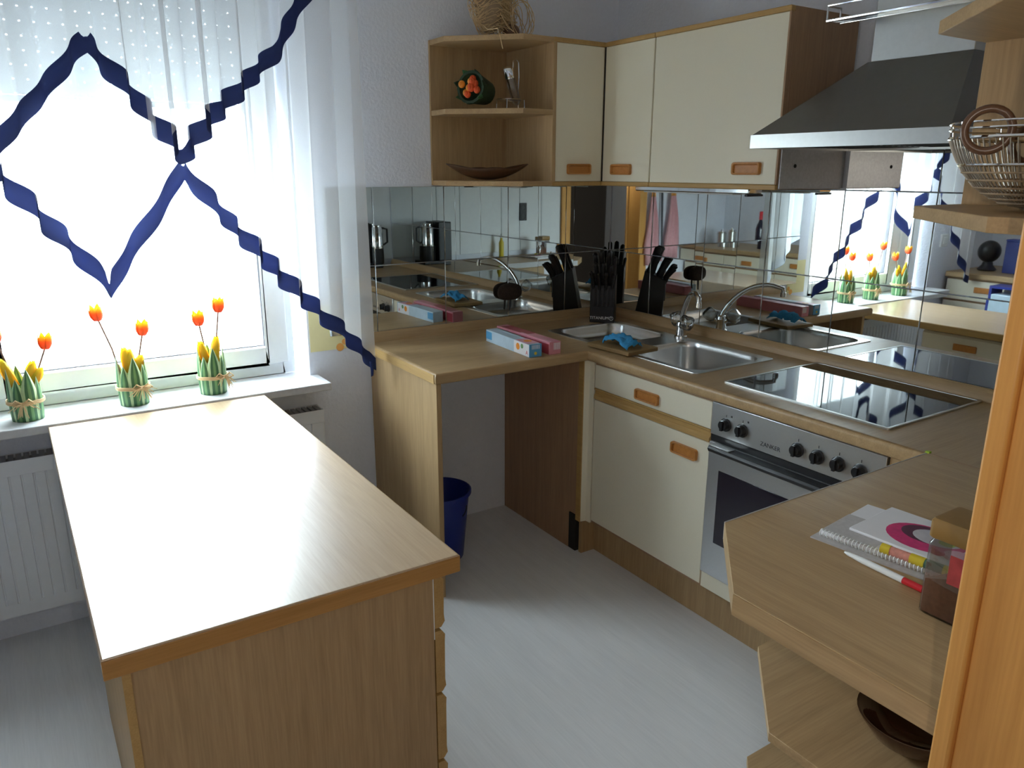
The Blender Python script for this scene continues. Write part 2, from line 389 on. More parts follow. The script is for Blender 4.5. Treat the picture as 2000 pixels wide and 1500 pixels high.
# ------------------------------------------------------------------ curtain
def hem_low(s):
    k = [(-3.0, .80), (-2.93, .84), (-2.405, 1.50), (-2.15, 1.15), (-1.905, 1.50), (-1.82, 1.385), (-1.58, 1.10), (-1.43, .945), (-1.295, .80)]
    return interp(k, s)
def hem_up(s):
    k = [(-3.0, 2.40), (-2.87, 2.13), (-2.40, 1.545), (-2.135, 1.85), (-1.905, 1.545), (-1.80, 1.67), (-1.60, 1.86), (-1.45, 2.09), (-1.29, 2.40)]
    return interp(k, s)
def interp(k, s):
    if s <= k[0][0]: return k[0][1]
    for (a, za), (b, zb) in zip(k, k[1:]):
        if s <= b: return za+(zb-za)*(s-a)/(b-a)
    return k[-1][1]
def fold(s, z, layer):
    f = 2*PI/(.150 if layer == 0 else .125)
    ph = .7 if layer == 0 else 2.1
    amp = .024+.008*math.sin(5*s+layer)
    t = f*s+ph+1.3*math.sin(4.3*s+layer)+.7*math.sin(11*s+2*layer)+.25*math.sin(1.7*z+4*s)
    y = -.185-.03*layer+amp*math.sin(t)
    x = s+.017*math.sin(2*t)*(.65+.45*math.sin(7*s+2*layer))
    return x, y
cur = thing('curtain', 'sheer white window curtain with zigzag hems edged in navy ribbon', 'curtain', (-2.15, -.185, .80))
ZT = 2.42
def layer_mesh(hem, lay, n=460, rows=14):
    R = []
    for j in range(rows+1):
        row = []
        for i in range(n+1):
            s = -2.995+(1.70)*i/n; zb = hem(s); z = ZT-(ZT-zb)*j/rows
            x, y = fold(s, z, lay); row.append((x, y, z))
        R.append(row)
    return MB().grid(R)
def ribbon_mesh(hem, lay, wd=.040, n=460, s0=-2.995, s1=-1.295):
    A = []; B = []; Cc = []
    for i in range(n+1):
        s = s0+(s1-s0)*i/n; e = .01
        sl = (hem(s+e)-hem(s-e))/(2*e); h = wd*math.sqrt(1+min(sl*sl, 3)); zb = hem(s)
        for arr, z in ((A, zb-.003), (B, zb+h*.5), (Cc, zb+h)):
            x, y = fold(s, z, lay); arr.append((x, y-.0025, z))
    return MB().grid([Cc, B, A])
part(layer_mesh(hem_low, 0), 'long_panel', 'curtain', cur, smooth=180)
part(layer_mesh(hem_up, 1), 'valance_panel', 'curtain', cur, smooth=180)
part(ribbon_mesh(hem_low, 0), 'ribbon', 'navy', cur, smooth=180, solid=.0006)
part(ribbon_mesh(hem_up, 1, s0=-2.93, s1=-1.36), 'ribbon', 'navy', cur, smooth=180, solid=.0006)
# loose ribbon tail at the low right tip
m = MB(); m.grid([[(-1.318, -.19, .835), (-1.298, -.195, .83)], [(-1.316, -.195, .80), (-1.302, -.19, .80)], [(-1.314, -.19, .775), (-1.304, -.188, .778)]])
part(m, 'ribbon_tail', 'navy', cur, solid=.0006)
single(MB().tube([(-3.1, -.19, 2.43), (-1.2, -.19, 2.43)], .012, 10), 'curtain_rail', 'white curtain rail above the window curtain', 'rail', 'white', (-2.15, -.19, 2.42))

# ------------------------------------------------------------------ radiator
rad = thing('radiator', 'white ribbed panel radiator under the window sill', 'radiator', (-2.1, -.06, .12))
RX0, RX1 = -2.76, -1.475
rows = []; n = int((RX1-RX0-.05)/.0335)
prof = [(RX0, -.097), (RX0+.03, -.1)]
for k in range(n):
    a = RX0+.03+.0335*k
    prof += [(a+.0265, -.1), (a+.0285, -.0935), (a+.0315, -.0935), (a+.0335, -.1)]
prof += [(RX1-.004, -.1), (RX1, -.097)]
m = MB(); m.grid([[(x, y if .17 < z < .60 else -.1, z) for x, y in prof] for z in (.12, .165, .175, .595, .605, .635)])
part(m, 'front_panel', 'radiator', rad, smooth=20)
m = MB(); m.box(RX0, RX1, -.094, -.03, .12, .632); part(m, 'body', 'radiator', rad, bev=.004)
m = MB(); m.box(RX0, RX1, -.103, -.101, .60, .650); m.box(RX0, RX1, -.026, -.024, .60, .650); m.box(RX0, RX0+.004, -.101, -.026, .6, .65); m.box(RX1-.004, RX1, -.101, -.026, .6, .65)
part(m, 'casing', 'radiator', rad, bev=.003)
m = MB()
for k in range(60):
    x = RX0+.012+.0212*k; m.box(x, x+.015, -.10, -.027, .642, .648)
part(m, 'top_grille', 'grille', rad, smooth=0)
part(MB().box(RX0+.006, RX1-.006, -.099, -.028, .6335, .636), 'grille_base', 'grille', rad)

# ------------------------------------------------------------------ table block in the left foreground
TX0, TX1, TY0, TY1, TH = -2.374, -1.705, -1.565, -.151, .756
tb = thing('kitchen_table', 'wood-laminate table block in front of the window, glossy top and drawer base', 'table', (-2.04, -1.0, 0))
part(plate('top', [(TX0, TY0), (TX1, TY0), (TX1, TY1), (TX0, TY1)], [], TH-.039, TH, 'table_top', .003), 'top', 'table_top', tb)
m = MB(); m.box(TX0, TX1, TY0-.0022, TY0+.0002, TH-.038, TH-.003); part(m, 'edge_strip', 'oak_edge', tb, bev=.001)
m = MB(); m.box(TX1-.0002, TX1+.0022, TY0, TY1, TH-.038, TH-.003); part(m, 'edge_strip', 'oak_trim', tb, bev=.001)
BX0, BX1, BY0, BY1 = -2.345, -1.758, -1.545, -.62
part(MB().box(BX0, BX1, BY0, BY0+.018, 0, TH-.04), 'end_panel', 'oak_z', tb, bev=.001)
part(MB().box(BX0, BX1, BY1-.018, BY1, 0, TH-.04), 'end_panel', 'oak_z', tb, bev=.001)
part(MB().box(BX0, BX0+.018, BY0+.0185, BY1-.0185, .0, TH-.04), 'back_panel', 'oak_z', tb)
part(MB().box(BX0-.002, BX0+.012, BY0-.003, BY0-.0003, 0, TH-.04), 'corner_strip', 'oak_trim', tb)
part(MB().box(BX0+.02, BX1-.03, BY0+.02, BY1-.02, .06, TH-.05), 'carcass', 'dark', tb)
part(MB().box(BX0+.02, BX1-.05, BY0+.02, BY1-.02, 0, .0595), 'plinth', 'oak_dark', tb)
part(MB().box(BX1-.004, BX1+.002, BY0+.0005, BY0+.017, .56, TH-.045), 'runner_strip', 'white', tb)
yc = (BY0+BY1)/2
zs = [(.585, .708), (.425, .577), (.250, .417), (.075, .242)]
for ya, yb in ((BY0+.001, yc-.002), (yc+.002, BY1-.001)):
    for z0, z1 in zs:
        hx = BX1+.003
        pf = [(hx, z0), (hx+.015, z0), (hx+.024, z0+.012), (hx+.022, z0+.03), (hx+.023, z1-.03), (hx+.024, z1-.012), (hx+.016, z1), (hx, z1)]
        m = MB(); m.loft([[(x, y, z) for x, z in pf] for y in (ya, yb)])
        dr = part(m, 'drawer_front', 'oak_trim' if ya < yc-.1 else 'cream', tb, bev=.001)
        m = MB(); ym = (ya+yb)/2; m.box(hx+.0235, hx+.030, ym-.06, ym+.06, (z0+z1)/2-.018, (z0+z1)/2+.018); part(m, 'handle', 'handle', dr, bev=.004)

# ------------------------------------------------------------------ worktops
H = .866
SKX0, SKX1, SKY0, SKY1 = -.510, -.106, -1.075, -.200          # sink
wt = thing('worktop', 'rounded wood-laminate worktop running round the corner under the mirrors', 'worktop', (-.5, -.5, .826))
hole = rrect(SKX0+.015, SKX1-.015, SKY0+.015, SKY1-.015, .03)
outl = [(-1.2525, -.008), (-1.2525, -.60), (-.60, -.60), (-.60, -2.52), (-.008, -2.52), (-.008, -.008)]
part(plate('slab', outl, [hole], H-.04, H, 'oak_x', .012), 'slab', 'oak_x', wt)
part(MB().box(-1.2545, -1.2527, -.59, -.012, H-.037, H-.004), 'end_strip', 'oak_trim', wt, bev=.001)
def upstand(a, b, axis):
    pf = [(.008, H-.002), (.026, H-.002), (.024, H+.012), (.016, H+.036), (.008, H+.040)]
    m = MB()
    m.loft([[(t, -p, z) if axis == 'x' else (-p, t, z) for p, z in pf] for t in (a, b)])
    return m
part(upstand(-1.2525, -.01, 'x'), 'upstand', 'oak_x', wt, smooth=60)
part(upstand(-.02, -2.5, 'y'), 'upstand', 'oak_y', wt, smooth=60)
w2 = thing('worktop', 'wood worktop end with cut corner holding papers, next to the door frame', 'worktop', (-1.0, -2.2, .83))
HP = .870
out2 = [(-.603, -1.920), (-1.312, -1.920), (-1.500, -2.108), (-1.500, -2.513), (-.603, -2.513)]
part(plate('slab', out2, [], HP-.04, HP, 'oak_y', .0012), 'slab', 'oak_y', w2)
part(MB().box(-1.311, -.603, -1.9199, -1.9182, HP-.036, HP+.0008), 'edge_strip', 'paper_g', w2)
part(MB().box(-.6032, -.6003, -2.51, -1.923, HP-.03, HP+.0004), 'joint', 'oak_dark', w2)
part(MB().box(-1.5018, -1.5001, -2.513, -2.109, HP-.037, HP-.0015), 'edge_strip', 'oak_y', w2)
part(MB().box(-.602, -.592, -1.925, -1.915, HP-.001, HP+.004), 'joint_cap', 'lime', w2)

# ------------------------------------------------------------------ mirror tiles
def mirror(name, label, tiles):
    t = thing(name, label, 'mirror', (tiles[0][0][0], tiles[0][0][1], .9))
    for c, sx, sy, sz in tiles:
        m = MB(); m.box(-sx/2, sx/2, -sy/2, sy/2, -sz/2, sz/2)
        o = m.obj('mirror_tile', 'mirror', bev=.0012, seg=1); o.location = c
        a = math.radians(random.uniform(-.16, .16)); b = math.radians(random.uniform(-.22, .22))
        o.rotation_euler = (a, 0, b) if sy < sx else (0, a, b)
        part(o, 'mirror_tile', 'mirror', t)
    return t
xs = [-.008, -.27, -.58, -.89, -1.20, -1.40]; Z3 = [.905, 1.168, 1.468]
ta = []
for a, b in zip(xs, xs[1:]):
    for z0, z1 in zip(Z3, Z3[1:]): ta.append((((a+b)/2, -.0055, (z0+z1)/2), a-b-.002, .004, z1-z0-.002))
mirror('mirror_backsplash', 'row of mirror tiles behind the worktop on the window wall', ta)
ys = [-.010, -.29, -.60, -.91, -1.215, -1.53, -1.84, -2.15, -2.50]; tc = []
for i, (a, b) in enumerate(zip(ys, ys[1:])):
    zz = Z3 if i < 3 else Z3+[1.598]
    for k, (z0, z1) in enumerate(zip(zz, zz[1:])):
        if k == 2 and i == 3: continue
        aa = a
        tc.append(((-.0055, (aa+b)/2, (z0+z1)/2), .004, aa-b-.002, z1-z0-.002))
mirror('mirror_backsplash', 'row of mirror tiles behind hob and sink, under the hood', tc)
t = thing('heat_shield', 'grey metal plate on the wall cabinet side, under the hood', 'plate', (-.17, -1.2, 1.472))
part(MB().box(-.338, -.012, -1.2045, -1.1985, 1.474, 1.598), 'plate', 'plate', t, bev=.001)
for x in (-.27, ):
    m = MB(); m.M = Matrix.Translation((x, -1.205, 1.545)) @ Matrix.Rotation(PI/2, 4, 'X'); m.cyl((0, 0), .006, -.001, .001, 10); m.M = None
    part(m, 'screw', 'dark', t)
# ------------------------------------------------------------------ lower cabinets along the right wall
def handle_block(parent, axis, c, wd=.118, ht=.040, d=.012):
    # wooden recessed grip: rounded block with a scooped left half
    m = MB()
    if axis == 'x': m.M = Matrix.Translation(c)                       # front faces -y, width along x
    else: m.M = Matrix.Translation(c) @ Matrix.Rotation(-PI/2, 4, 'Z') # front faces -x, width along -y
    o = rrect(-wd/2, wd/2, -ht/2, ht/2, .008, 4)
    i_ = rrect(-wd/2+.006, wd/2-.006, -ht/2+.006, ht/2-.006, .006, 4)
    m.loft([[(x, 0, z) for x, z in o], [(x, -d*.7, z) for x, z in o], [(x*.985, -d, z*.96) for x, z in o], [(x, -d*.9, z) for x, z in i_], [(x*.96, -d*.35, z*.9-.002) for x, z in i_]], True, True)
    h = part(m, 'handle', 'handle', parent, smooth=40)
    return h
FX = -.574
cb = thing('base_cabinet', 'cream base cabinet with drawer and door under the sink, dark side beside the gap', 'cabinet', (-.3, -.9, 0))
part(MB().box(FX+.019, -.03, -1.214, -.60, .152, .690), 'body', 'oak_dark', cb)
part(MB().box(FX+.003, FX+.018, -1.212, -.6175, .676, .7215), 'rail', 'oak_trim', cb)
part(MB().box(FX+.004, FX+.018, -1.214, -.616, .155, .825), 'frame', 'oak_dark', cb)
d1 = part(MB().box(FX-.001, FX+.016, -1.211, -.618, .722, .815), 'drawer', 'cream', cb, bev=.002)
handle_block(d1, 'y', (FX-.001, -.912, .758))
d2 = part(MB().box(FX-.001, FX+.016, -1.211, -.618, .165, .675), 'door', 'cream', cb, bev=.002)
handle_block(d2, 'y', (FX-.001, -1.105, .616))
m = MB(); pf = [(FX+.004, .676), (FX-.005, .680), (FX-.004, .692), (FX+.002, .698), (FX+.002, .712), (FX-.002, .716), (FX-.002, .721), (FX+.004, .7215)]
m.loft([[(x, y, z) for x, z in pf] for y in (-1.211, -.618)]); part(m, 'grip_rail', 'oak_trim', cb)
# corner filler + panel beside the gap
cp = cb
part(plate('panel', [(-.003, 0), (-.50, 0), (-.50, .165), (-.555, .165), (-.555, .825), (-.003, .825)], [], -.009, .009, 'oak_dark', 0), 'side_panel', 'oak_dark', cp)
pn = [o for o in bpy.data.objects if o.name == 'side_panel'][0]; pn.data.transform(Matrix(((0, 0, 1, -.585), (1, 0, 0, 0), (0, 1, 0, 0), (0, 0, 0, 1))))
m = MB(); m.prism([(-.6, -.556), (-.6, -.585), (-.578, -.590), (-.576, -.613), (-.556, -.613), (-.556, -.556)], .150, .825); part(m, 'post', 'cream', cp, bev=.002)
part(MB().box(-.605, -.6005, -.5565, -.584, .15, .825), 'edge_strip', 'oak_trim', cp)
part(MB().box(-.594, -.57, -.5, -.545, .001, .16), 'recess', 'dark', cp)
pl = thing('plinth', 'dark wood plinth along the floor under cream cabinet and oven', 'plinth', (-.52, -1.2, 0))
part(MB().box(-.518, -.50, -1.95, -.560, 0, .150), 'board', 'oak_z', pl, bev=.001)
part(MB().box(-.585, -.518, -.575, -.557, 0, .149), 'return', 'oak_z', pl, bev=.001)
# left support panel of the corner worktop
single(MB().box(-1.236, -1.217, -.572, -.004, 0, .825), 'support_panel', 'honey wood end panel holding up the corner worktop', 'panel', 'oak_z', (-1.226, -.28, 0), bev=.001)
# right run continues under the peninsula
cf = thing('base_cabinet', 'wood base cabinet under the cut-corner worktop, with open end shelves', 'cabinet', (-.9, -2.2, 0))
part(MB().box(-1.02, -.60, -2.515, -1.95, .10, .829), 'body', 'oak_z', cf, bev=.001)
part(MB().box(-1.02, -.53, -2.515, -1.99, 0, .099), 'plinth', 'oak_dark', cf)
shp = [(-1.02, -1.95), (-1.212, -1.95), (-1.402, -2.132), (-1.402, -2.515), (-1.02, -2.515)]
for z in (.575, .300, .08):
    part(plate('shelf', shp, [], z-.018, z, 'oak_x', .001), 'shelf', 'oak_x', cf)
part(MB().box(-1.402, -1.02, -2.529, -2.5155, .0, .829), 'back_panel', 'oak_z', cf)
part(plate('plinth_end', [(-1.02, -1.99), (-1.20, -1.99), (-1.36, -2.15), (-1.36, -2.515), (-1.02, -2.515)], [], 0, .061, 'oak_dark', 0), 'plinth_end', 'oak_dark', cf)

# ------------------------------------------------------------------ oven
OY0, OY1 = -1.216, -1.811
ov = thing('oven', 'built-in steel oven with black knobs and dark glass door', 'oven', (-.3, -1.51, .2))
part(MB().box(-.555, -.05, OY1, OY0, .20, .822), 'housing', 'black', ov)
pn = part(MB().box(FX-.006, FX+.016, OY1, OY0, .712, .820), 'control_panel', 'oven', ov, bev=.002)
dr = part(MB().box(FX-.010, FX+.016, OY1+.002, OY0-.002, .222, .688), 'door', 'oven', ov, bev=.002)
part(MB().box(FX-.0115, FX-.0098, OY1+.055, OY0-.050, .345, .600), 'window', 'ovenglass', dr, bev=.001)
part(MB().box(FX-.004, FX+.015, OY1+.002, OY0-.002, .689, .711), 'vent_gap', 'black', ov)
m = MB(); pf = [(FX-.012, .664), (FX-.045, .668), (FX-.050, .678), (FX-.044, .688), (FX-.012, .690)]
m.loft([[(x, y, z) for x, z in pf] for y in (OY1+.02, OY0-.03)]); part(m, 'handle', 'black', dr, bev=.002)
m = MB(); m.box(FX-.049, FX-.02, OY0-.115, OY0-.034, .6895, .692); part(m, 'handle_trim', 'steel', dr)
for y in (-1.277, -1.343, -1.545, -1.612, -1.677, -1.743):
    m = MB(); m.M = Matrix.Translation((FX-.006, y, .757)) @ Matrix.Rotation(-PI/2, 4, 'Y')
    m.lathe([(.0215, 0), (.0215, .004), (.018, .006), (.0165, .018), (.015, .020)], n=24, cap0=True, cap1=True); m.box(-.016, .016, -.0045, .0045, .017, .025); m.M = None
    k = part(m, 'knob', 'black', ov, smooth=30)
    part(MB().box(FX-.0068, FX-.0058, y-.001, y+.001, .782, .790), 'tick', 'textdark', pn)
for y in (-1.298, -1.363):
    part(MB().box(FX-.0068, FX-.0058, y-.003, y+.003, .786, .792), 'symbol', 'textdark', pn)
text('lettering', 'ZANKER', .019, 'textdark', Matrix.Translation((FX-.0064, -1.450, .737)) @ Matrix(((0, 0, -1, 0), (-1, 0, 0, 0), (0, 1, 0, 0), (0, 0, 0, 1))), pn)
part(MB().box(FX, FX+.016, OY1, OY0, .160, .216), 'filler', 'cream', ov, bev=.001)
single(MB().box(FX+.002, FX+.02, -1.915, -1.815, .15, .825), 'filler_panel', 'narrow wood filler beside the oven front', 'panel', 'oak_z', (FX, -1.86, .15))

# ------------------------------------------------------------------ hob
hb = thing('hob', 'black glass ceramic hob with steel rim above the oven', 'hob', (-.27, -1.48, H))
part(plate('rim', rrect(-.512, -.030, -1.766, -1.194, .008), [rrect(-.503, -.039, -1.757, -1.203, .006)], H-.002, H+.006, 'steel', .0015), 'rim', 'steel', hb)
part(MB().box(-.5035, -.0385, -1.7575, -1.2025, H-.001, H+.0045), 'glass', 'hobglass', hb)

# ------------------------------------------------------------------ sink
sk = thing('sink', 'stainless steel double sink let into the corner worktop', 'sink', (-.3, -.64, .70))
bl = rrect(-.480, -.135, -.560, -.222, .065, 8); br = rrect(-.486, -.140, -1.055, -.672, .065, 8)
part(plate('flange', rrect(SKX0, SKX1, SKY0, SKY1, .02), [bl, br], H-.003, H+.003, 'sink', .0012), 'flange', 'sink', sk)
for poly, dep, nm in ((bl, .05, 'drainer_bowl'), (br, .15, 'bowl')):
    cx = sum(p[0] for p in poly)/len(poly); cyy = sum(p[1] for p in poly)/len(poly)
    def ring(f, z): return [(cx+(p[0]-cx)*f, cyy+(p[1]-cyy)*f, z) for p in poly]
    m = MB(); m.loft([ring(1.003, H+.0015), ring(.985, H-.004), ring(.975, H-.02), ring(.955, H-dep+.02), ring(.93, H-dep+.006), ring(.88, H-dep), ring(.2, H-dep-.004)], False, True)
    b = part(m, nm, 'sink', sk, smooth=60)
    m = MB(); m.lathe([(.036, H-dep-.002), (.036, H-dep+.001), (.028, H-dep+.001), (.024, H-dep-.001)], (cx, cyy, 0), 20, True, True); part(m, 'drain', 'chrome', b)

# ------------------------------------------------------------------ tap
tp = thing('tap', 'chrome mixer tap with two clear knobs and curved spout at the sink', 'tap', (-.125, -.615, H+.003), local=True)
m = MB(); m.lathe([(.026, 0), (.026, .006), (.021, .010), (.019, .045), (.022, .052), (.019, .064), (.012, .07)], n=24, cap0=True, cap1=True); part(m, 'body', 'chrome', tp)
dv = Vector((-.52, -.85, 0)).normalized(); pts = []
for i in range(17):
    t = i/16; r = .235*t; z = .065+.145*math.sin(min(1, t*1.18)*PI*.5)+(0 if t < .85 else -.012*(t-.85)/.15)
    r = .235*(t**1.35); pts.append((dv.x*r, dv.y*r, z))
pts.append((pts[-1][0]+dv.x*.004, pts[-1][1]+dv.y*.004, pts[-1][2]-.022))
m = MB(); m.tube(pts, .011, 12, r1=.009); sp = part(m, 'spout', 'chrome', tp, smooth=60)
m = MB(); e = pts[-1]; m.cyl((e[0], e[1]), .012, e[2]-.012, e[2]+.006, 14); part(m, 'aerator', 'chrome', sp)
for s in (-1, 1):
    ax = Vector((.55*s*.6, -.85*s*.6 if False else s*.75, .62)).normalized()
    q = Vector((0, 0, 1)).rotation_difference(ax).to_matrix().to_4x4(); q = Matrix.Translation((0, 0, .03)) @ q
    m = MB(); m.M = q; m.cyl((0, 0), .010, .012, .034, 14); m.M = None
    st = part(m, 'knob_stem', 'chrome', tp)
    m = MB(); m.M = q
    rr = []
    for r, z in ((.012, .034), (.023, .042), (.029, .058), (.029, .078), (.019, .088)):
        rr.append([(r*(1+.14*math.cos(4*2*PI*i/32))*math.cos(2*PI*i/32), r*(1+.14*math.cos(4*2*PI*i/32))*math.sin(2*PI*i/32), z) for i in range(32)])
    m.loft(rr); m.M = None
    part(m, 'knob', 'crystal', tp, smooth=50)

# ------------------------------------------------------------------ wall cabinets
ZB, ZTP, DU = 1.472, 2.006, .34
wc = thing('wall_cabinet', 'cream corner wall cabinet with two narrow doors', 'cabinet', (-.3, -.3, ZB))
# carcass: L shaped prism
part(plate('body', [(-.010, -.010), (-.592, -.010), (-.592, -.318), (-.325, -.318), (-.325, -.614), (-.010, -.614)], [], ZB, ZTP, 'oak_z', 0), 'body', 'oak_z', wc)
dA = part(MB().box(-.5885, -.346, -.3365, -.319, ZB+.016, ZTP-.016), 'door', 'cream', wc, bev=.002)
handle_block(dA, 'x', (-.463, -.3365, 1.535), .115)
dC = part(MB().box(-.3435, -.326, -.612, -.340, ZB+.016, ZTP-.016), 'door', 'cream', wc, bev=.002)
handle_block(dC, 'y', (-.3435, -.458, 1.534), .115)
for z0, z1 in ((ZB-.001, ZB+.0155), (ZTP-.0155, ZTP+.001)):
    part(plate('trim', [(-.592, -.32), (-.592, -.341), (-.347, -.341), (-.347, -.614), (-.326, -.614), (-.326, -.32)], [], z0, z1, 'oak_trim', .003), 'trim', 'oak_trim', wc)
part(MB().box(-.345, -.339, -.3425, -.337, ZB+.016, ZTP-.016), 'corner_joint', 'dark', wc)
wd_ = thing('wall_cabinet', 'cream wall cabinet with one wide door next to the hood', 'cabinet', (-.2, -.9, ZB))
part(MB().box(-.325, -.010, -1.1975, -.6155, ZB, ZTP), 'body', 'oak_dark', wd_, bev=.001)
dW = part(MB().box(-.3435, -.326, -1.1905, -.6185, ZB+.016, ZTP-.016), 'door', 'cream', wd_, bev=.002)
handle_block(dW, 'y', (-.3435, -1.076, 1.537), .115)
for z0, z1 in ((ZB-.001, ZB+.0155), (ZTP-.0155, ZTP+.001)):
    part(MB().box(-.347, -.3255, -1.1975, -.6155, z0, z1), 'trim', 'oak_trim', wd_, bev=.003)
part(MB().box(-.345, -.3255, -1.1975, -1.1915, ZB+.016, ZTP-.016), 'edge_strip', 'oak_dark', wd_)
# end shelves
def end_shelf(label, base, ux, uy, x0, y0, dz=0):
    # x0,y0 = wall corner next to the cabinet side; shelf runs along -x, depth along uy
    t = thing('corner_shelf', label, 'shelf', base)
    def P(a, b): return (x0-a, y0+uy*b)
    poly = [P(0, 0), P(.348, 0), P(.348, .125), P(.135, .338), P(0, .338)]
    for z in (ZB+.018+dz, 1.752+dz, ZTP+dz):
        part(plate('shelf', [P(.001, .013), P(.347, .013)]+poly[2:4]+[P(.001, .338)], [], z-.019, z, 'oak_x', .0015), 'shelf', 'oak_x', t)
    def bx(a0, a1, b0, b1, z0, z1):
        (xa, ya), (xb, yb) = P(a0, b0), P(a1, b1); return MB().box(xa, xb, ya, yb, z0, z1)
    part(bx(0, .348, .001, .012, ZB+dz, ZTP+dz), 'back_panel', 'oak_z', t)
    part(bx(-.016, .0005, .012, .338, ZB+dz, ZTP+dz), 'side_panel', 'oak_z', t, bev=.001)
    return t
end_shelf('open wooden corner shelf unit left of the cream wall cabinets', (-.76, -.17, ZB), -1, -1, -.5935, -.002)
end_shelf('open wooden end shelf unit holding the wire basket, near the door frame', (-1.25, -2.33, ZB), -1, 1, -1.09, YD+.03, -.012)
single(MB().box(-1.072, -.05, -2.5, -2.175, ZB, ZTP), 'wall_cabinet', 'wood wall cabinet behind the open end shelf, above the cut-corner worktop', 'cabinet', 'oak_z', (-.56, -2.34, ZB), bev=.002)

# ------------------------------------------------------------------ hood
hd = thing('cooker_hood', 'dark steel chimney cooker hood above the hob', 'hood', (-.25, -1.5, 1.594))
HY0, HY1, HXF = -1.212, -1.808, -.500
def rect(x0, x1, ya, yb, z): return [(x0, ya, z), (x1, ya, z), (x1, yb, z), (x0, yb, z)]
m = MB(); m.loft([rect(HXF, -.008, HY1, HY0, 1.594), rect(HXF, -.008, HY1, HY0, 1.632)], False, False); part(m, 'rim', 'steel', hd, bev=.002)
m = MB(); m.loft([rect(HXF+.004, -.008, HY1+.004, HY0-.004, 1.632), rect(-.275, -.008, -1.715, -1.42, 1.828)], False, True); part(m, 'canopy', 'steel_dark', hd, smooth=0)
part(MB().box(-.268, -.008, -1.712, -1.424, 1.828, ZC-.002), 'chimney', 'steel', hd, bev=.002)
part(MB().box(HXF+.01, -.012, HY1+.01, HY0-.01, 1.605, 1.612), 'underside', 'steel_dark', hd)
for k in range(2):
    ya = HY0-.05-.26*k
    fl = part(MB().box(HXF+.08, -.06, ya-.245, ya, 1.600, 1.6045), 'grease_filter', 'steel', hd)
    m = MB()
    for q in range(12): m.box(HXF+.085+.0285*q, HXF+.10+.0285*q, ya-.235, ya-.01, 1.5985, 1.5999)
    part(m, 'slot_grid', 'dark', fl, smooth=0)
# wire rack on top between cabinet and hood
rk = thing('wire_rack', 'chrome wire rack beside the hood chimney, above the wall cabinet', 'rack', (-.27, -1.4, 1.94))
RK0, RK1 = -1.315, -1.72
m = MB(); m.tube([(-.335, RK0, 1.985), (-.335, RK1, 1.985), (-.275, RK1, 1.985)], .003, 6); m.tube([(-.335, RK0, 1.985), (-.275, RK0, 1.985)], .003, 6)
m.tube([(-.335, RK0, 1.945), (-.335, RK1, 1.945)], .004, 6); m.tube([(-.335, RK0, 1.945), (-.275, RK0, 1.945)], .003, 6)
m.tube([(-.275, RK0, 1.945), (-.275, RK1, 1.945)], .003, 6)
for y in (RK0, RK1): m.tube([(-.335, y, 1.985), (-.335, y, 1.945)], .003, 6); m.tube([(-.275, y, 1.985), (-.275, y, 1.945)], .003, 6)
part(m, 'frame', 'chrome', rk)
for k in range(9):
    x = -.327+.006*k
    part(MB().tube([(x, RK0, 1.945), (x, RK1, 1.945)], .0016, 5), 'rod', 'chrome', rk)
# under-cabinet lamp
lp = thing('cabinet_lamp', 'slim chrome strip lamp under the wide wall cabinet', 'lamp', (-.2, -.7, 1.445))
part(MB().box(-.235, -.165, -1.00, -.42, 1.452, 1.4715), 'housing', 'chrome', lp, bev=.004)
part(MB().box(-.225, -.175, -.92, -.46, 1.447, 1.4519), 'diffuser', 'white', lp, bev=.002)
part(MB().box(-.24, -.16, -1.00, -.985, 1.444, 1.4515), 'end_cap', 'black', lp, bev=.002)

# ------------------------------------------------------------------ tulip pots on the sill
def blade(mb, base, tip, wd, nrm, n=7, cols=5, bulge=.0):
    base, tip, nrm = Vector(base), Vector(tip), Vector(nrm).normalized()
    ax = (tip-base); side = ax.cross(nrm).normalized(); rows = []
    for i in range(n+1):
        t = i/n; w_ = wd*(1 if t < .55 else max(.02, 1-((t-.55)/.45)**1.5))
        c = base+ax*t+nrm*bulge*math.sin(PI*t)
        rows.append([c+side*w_*(j/cols-.5)+nrm*(-.18*w_*(2*j/cols-1)**2) for j in range(cols+1)])
    for j in range(cols):
        mb.cur = (0, 1, 2, 1, 0)[j] if cols == 5 else 0
        mb.grid([[r[j], r[j+1]] for r in rows])
    mb.cur = 0
def tulip(parent, c, h=.052, r=.021, tilt=(0, 0)):
    m = MB(); R = Matrix.Translation(c) @ Matrix.Rotation(tilt[0], 4, 'X') @ Matrix.Rotation(tilt[1], 4, 'Y'); m.M = R
    for k in range(6):
        a = 2*PI*k/6; rr = r*(1 if k % 2 else .9); rows = []
        for i in range(8):
            t = i/7; rad = rr*math.sin(min(1, .25+t*.9)*PI*.62) if t < .7 else rr*(1.0-.05*t)*(1+.35*(t-.7))
            rad = rr*(.55+.45*math.sin(min(t*2.4, 1)*PI/2))*(1 if t < .6 else 1-.10*(t-.6)/.4)+(.005*((t-.75)/.25)**2 if t > .75 else 0)
            half = .60 if t < .62 else .60*max(.04, 1-((t-.62)/.38)**1.4)
            rows.append([(rad*math.cos(a+half*q), rad*math.sin(a+half*q), h*t) for q in (-1, -.5, 0, .5, 1)])
        m.grid(rows)
    m.M = None
    return part(m, 'flower', 'tulip', parent, solid=.0006, smooth=60)
def bud(parent, base, tip, wd=.030):
    m = MB()
    for a in (0, 1.2, 2.4): blade(m, base, Vector(tip)+Vector((.006*math.cos(a), .006*math.sin(a), 0)), wd, (math.cos(a)*.5, -1, .1), 6, 2, .006)
    return part(m, 'bud', 'bud', parent, solid=.0006, smooth=60)
